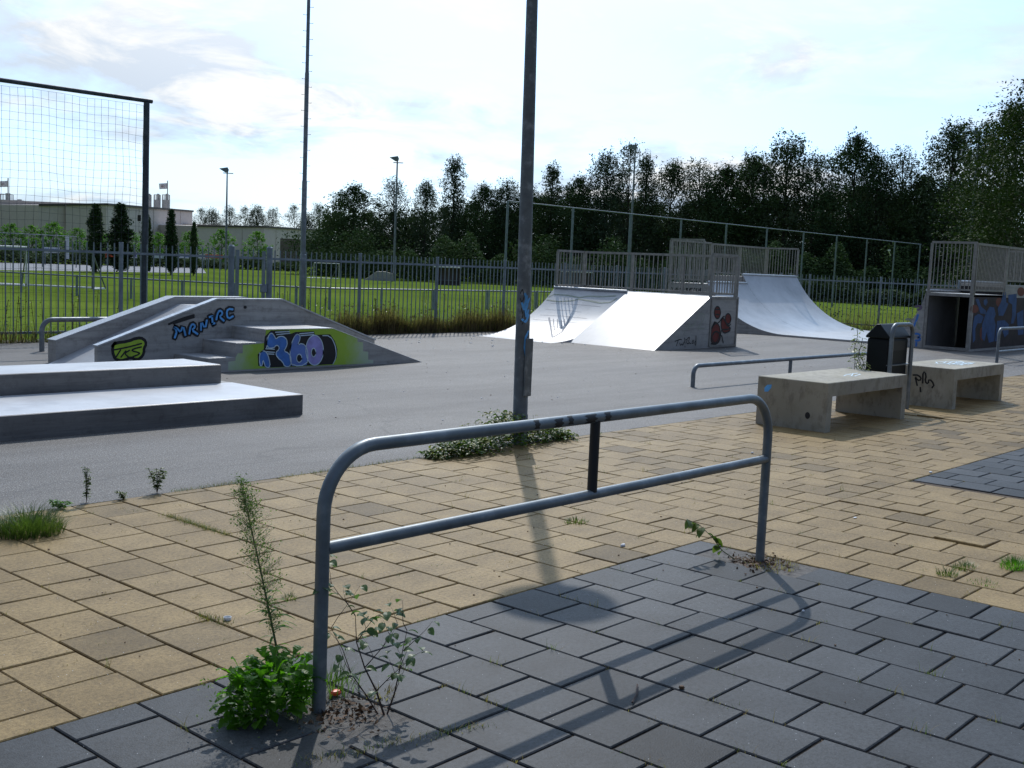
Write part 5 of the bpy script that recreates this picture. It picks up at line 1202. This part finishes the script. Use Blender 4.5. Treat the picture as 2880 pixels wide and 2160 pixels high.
def bush(loc, h, r, n, label, mat, seed):
    q_ = random.Random(seed); t = thing('small_weed', loc, label, 'weed', 'weeds along the asphalt edge'); mb = MB(); ml = MB()
    for s_ in range(5):
        a = q_.uniform(0, 6.283); e = Vector((math.cos(a)*r*q_.random(), math.sin(a)*r*q_.random(), h*q_.uniform(.6,1))); mb.tube([(0,0,0), e*.5 + Vector((0,0,h*.06)), e], .0018, 4)
        for i in range(n//5):
            a = q_.uniform(0, 6.283); leafshape(ml, e*q_.uniform(.15,1), (math.cos(a), math.sin(a), .3), q_.uniform(.018,.035), q_.uniform(.010,.018), q_, .4)
    mb.build('stems', M['twig'], t); ml.build('leaves', mat, t)
bush((2.10, 2.98, 0), .17, .06, 160, 'dark upright weed at the asphalt edge, left part of the picture', M['leaf_ivy'], 31)
bush((1.62, 2.98, 0), .22, .03, 90, 'slim reddish weed at the asphalt edge beside the big grass tuft', M['leaf_ivy'], 32)
bush((1.42, 2.92, 0), .07, .12, 130, 'low spreading weed behind the big grass tuft', M['leaf_weed'], 33)
bush((1.84, 2.93, 0), .06, .06, 60, 'tiny low weed between the dark upright and the slim reddish weed', M['leaf_ivy'], 34)
bush((6.6, 2.86, 0), .045, .07, 50, 'low reddish weed at the asphalt edge behind the right railing post', M['leaf_ivy'], 35)
# dry moss and grass in the slab joints: uncountable
mb = MB(); mg = MB()
def joint_pt():
    while True:
        x = rr.uniform(.2, 9); y = rr.uniform(-3.2, 2.9)
        return x, y
for i in range(620):
    if rr.random() < .5: x = round(rr.uniform(-2, 28)) * .3 + (0 if rr.random() < .5 else .2); y = rr.uniform(-3.0, 2.9)
    else: x = rr.uniform(-.6, 8); y = round(rr.uniform(-9, 9.6)) * .3 + .0
    if y < 0 and x < 3.8: x = math.floor((x - .2)/.3)*.3 + .2
    k = rr.choice([4, 6, 9, 14]); mm = mb if rr.random() < .6 else mg
    for _ in range(k): blade(mm, (x + rr.gauss(0,.022), y + rr.gauss(0,.008), -.01), rr.uniform(.008,.032), .0025, rr, .9, 2)
for i in range(95):        # larger wiry sprigs standing in the joints
    if i % 3: x = math.floor(rr.uniform(-2, 12))*.3 + .2; y = rr.uniform(-3.1, -.05)
    else: x = math.floor(rr.uniform(1, 24))*.3; y = rr.uniform(.1, 2.8)
    for _ in range(rr.choice([3, 5, 8])): blade(mb if rr.random() < .6 else mg, (x + rr.gauss(0,.006), y + rr.gauss(0,.02), -.01), rr.uniform(.025,.075), .0022, rr, .9, 3)
for (xa, ya, xb, yb, n_) in ((1.8,2.40,1.8,1.75,700),(.9,.66,.9,.50,160),(3.0,2.92,4.4,2.96,500),(2.2,2.95,2.7,2.95,300),(.3,-.75,.95,-.95,260),(.2,-1.55,.2,-.8,120)):
    for _ in range(n_):
        q = rr.random(); p = (xa+(xb-xa)*q + rr.gauss(0,.018), ya+(yb-ya)*q + rr.gauss(0,.018), -.01); blade(mg if rr.random()<.6 else mb, p, rr.uniform(.015,.045), .003, rr, .8, 2)
tag(mb.build('joint_weeds_dry', M['dry']), kind='stuff'); tag(mg.build('joint_weeds', M['leaf_ivy']), kind='stuff')
# rubble patches round the railing feet
mb = MB()
for cx, cy, n_ in ((3.64,-.47,520),(.66,-.52,420)):
    for _ in range(n_):
        x = cx + rr.gauss(0,.09); y = cy + rr.gauss(0,.08); leafquad(mb, Vector((x, y, rr.uniform(-.012,.006))), rr.uniform(.008,.03), rr)
tag(mb.build('leaf_rubble', M['leafbit']), kind='stuff')
mb = MB()
for cx, cy in HOLES: mb.box(cx-.31, cx+.31, cy-.31, cy+.31, -.05, -.0075)
tag(mb.build('railing_foot_soil', simple('gritty_soil', (.13,.12,.11), .95, 0, .45, 30, .5)), kind='structure')
# weeds along the fence
mb = MB(); md = MB(); mg = MB()
def dens_h(x):
    return .50 + .10*math.sin(x*1.9) + .10*math.sin(x*5.3+1)
for i in range(15000):
    x = rr.uniform(11.6, 19.5) if rr.random() < .82 else rr.uniform(19.5, 25)
    y = 14.08 + abs(rr.gauss(0, .16)); h_ = dens_h(x)*rr.uniform(.25, 1.1)*(.75 if x < 13 else 1)
    blade(mb if rr.random() < .55 else md, (x, y, -.02), h_, .010, rr, .45, 2)
for i in range(2600):
    x = rr.uniform(11.8, 24); y = 14.08 + abs(rr.gauss(0,.2)); z = dens_h(x)*rr.uniform(.1, 1.0); leafquad(md, Vector((x,y,z)), rr.uniform(.03,.07), rr)
for i in range(3000):      # left stretch
    x = rr.uniform(-2, 8.8); y = 14.10 + abs(rr.gauss(0, .22)); h_ = rr.uniform(.08, .38); r_ = rr.random()
    blade(mb if r_ < .35 else (md if r_ < .6 else mg), (x, y, -.02), h_, .011, rr, .5, 2)
for i in range(5200):
    x = rr.uniform(-2, 25); y = 14.2 + abs(rr.gauss(0,.22)); z = rr.random()**1.6*(.45 if x < 9 else .62); leafquad(mg if rr.random() < .75 else mb, Vector((x,y,z)), rr.uniform(.03,.06), rr)
for i in range(2600):
    x = rr.uniform(11.6, 25); blade(mg, (x, 14.06 + abs(rr.gauss(0,.2)), -.02), rr.uniform(.1,.42), .010, rr, .5, 2)
for i in range(90):        # tall thin seed stalks
    x = rr.uniform(11.5, 24) if i % 3 else rr.uniform(2, 9); y = 14.15 + rr.random()*.3; h_ = rr.uniform(.6, .95); lx_ = rr.gauss(0,.06)
    md.bar((x,y,0), (x+lx_, y, h_), .006)
    for j in range(16):
        q = rr.uniform(.45,1); leafquad(md if j % 2 else mg, Vector((x+lx_*q+rr.gauss(0,.03), y, h_*q)), .035, rr)
tag(mb.build('dead_grass', M['dry']), kind='stuff'); tag(md.build('dead_weeds', M['dry_dark']), kind='stuff'); tag(mg.build('green_weeds', M['leaf_ivy']), kind='stuff')
mb = MB(); mg = MB()
for i in range(3800):      # weeds at the fence beyond the half pipe
    y = rr.uniform(3, 14); x = 31.75 + abs(rr.gauss(0,.2)); r_ = rr.random()
    if r_ < .35: blade(mb, (x, y, -.02), rr.uniform(.1,1.0)**1.0*.9, .012, rr, .3, 2)
    else: leafquad(mg, Vector((x, y, rr.random()**2*.9)), rr.uniform(.05,.09), rr)
tag(mb.build('dead_weeds_far', M['dry']), kind='stuff'); tag(mg.build('green_weeds_far', M['leaf_mid']), kind='stuff')

# ------------------------------------------------------------------ litter
def lump(name, loc, label, mat, r, h, cat='litter', group=None, n=9, seed=0, sq=1.0):
    q_ = random.Random(seed); mb = MB(); vs = []
    rings = [(1, 0), (1.05, .45), (.8, .9), (.3, 1.0)]
    for rr_, z in rings:
        for k in range(n):
            a = 6.283*k/n; j = 1 + q_.uniform(-.12,.12); vs.append((r*rr_*math.cos(a)*j, r*rr_*math.sin(a)*j*sq, h*z))
    fs = [(i*n+k, i*n+(k+1)%n, (i+1)*n+(k+1)%n, (i+1)*n+k) for i in range(3) for k in range(n)] + [tuple(3*n+k for k in range(n))]
    mb.add(vs, fs); o = mb.build(name, mat, smooth=False); o.location = loc; return tag(o, label, cat, group)
# bottle cap: open ring with a rim
mb = MB(); n = 24; vs = []
for r_, z in ((.016,0),(.0165,.012),(.0150,.012),(.0145,.002)):
    for k in range(n): a = 6.283*k/n; vs.append((r_*math.cos(a), r_*math.sin(a), z))
mb.add(vs, [(i*n+k, i*n+(k+1)%n, (i+1)*n+(k+1)%n, (i+1)*n+k) for i in range(3) for k in range(n)] + [tuple(range(n))[::-1], tuple(3*n+k for k in range(n))])
o = mb.build('bottle_cap', M['paper']); o.location = (.945, .545, .002); tag(o, 'white plastic bottle cap lying on the yellow slabs, lower left', 'bottle cap')
lump('plastic_scrap', (.745, -.40, .0), 'orange plastic scrap behind the sapling at the railing foot', M['orange'], .020, .016, 'scrap', None, 9, 3, .7)
lump('paper_scrap', (3.33, .21, .003), 'crumpled white paper scrap on the yellow slabs near the grey corner', M['paper'], .018, .012, 'scrap', None, 7, 5, .6)
lump('paper_scrap', (5.15, -.33, .003), 'flat whitish scrap on the yellow slabs left of the grey square', M['paper'], .018, .005, 'scrap', None, 7, 6, .5)
lump('paper_scrap', (7.35, .03, .003), 'small white scrap lying on the line at the top of the far grey slabs', M['paper'], .022, .010, 'scrap', None, 7, 7, .5)
lump('paper_scrap', (6.95, 1.44, .003), 'small pale scrap in front of the nearer bench', M['paper'], .018, .010, 'scrap', None, 7, 8, .5)
lump('cigarette_end', (2.98, -1.07, .003), 'small pinkish scrap at the bend of the railing shadow', M['paper'], .010, .006, 'scrap', None, 7, 9, .5)
lump('small_stone', (1.72, -1.22, .003), 'dark cube like pebble on the grey slabs near the bottom', M['leafbit'], .010, .010, 'pebble', None, 6, 10)
mb = MB(); mb.tube([(0,0,.006),(.07,.03,.010),(.16,.09,.006)], .004, 5); o = mb.build('twig', M['twig']); o.location = (1.46, -1.18, 0); tag(o, 'short twig lying in a joint of the grey slabs', 'twig')
mb = MB(); ms = MB()
for i in range(300):
    x, y = rr.uniform(5, 22), rr.uniform(3.2, 13.6)
    if 5 < x < 10.5 and y > 8.8: continue
    s_ = rr.uniform(.006, .016); (ms if rr.random() < .5 else mb).box(x, x+s_, y, y+s_*.7, .001, .001+s_*.4)
for i in range(160):
    x, y = rr.uniform(-.5, 9), rr.uniform(-3, 2.8); s_ = rr.uniform(.003, .008); mb.box(x, x+s_, y, y+s_, .003, .003+s_*.6)
for i in range(26):
    x, y = rr.uniform(13, 18), rr.uniform(10.5, 13.7); s_ = rr.uniform(.02, .045); ms.box(x, x+s_, y, y+s_*.7, .001, .012)
tag(mb.build('grit', M['leafbit']), kind='stuff'); tag(ms.build('white_grit', M['paper']), kind='stuff')
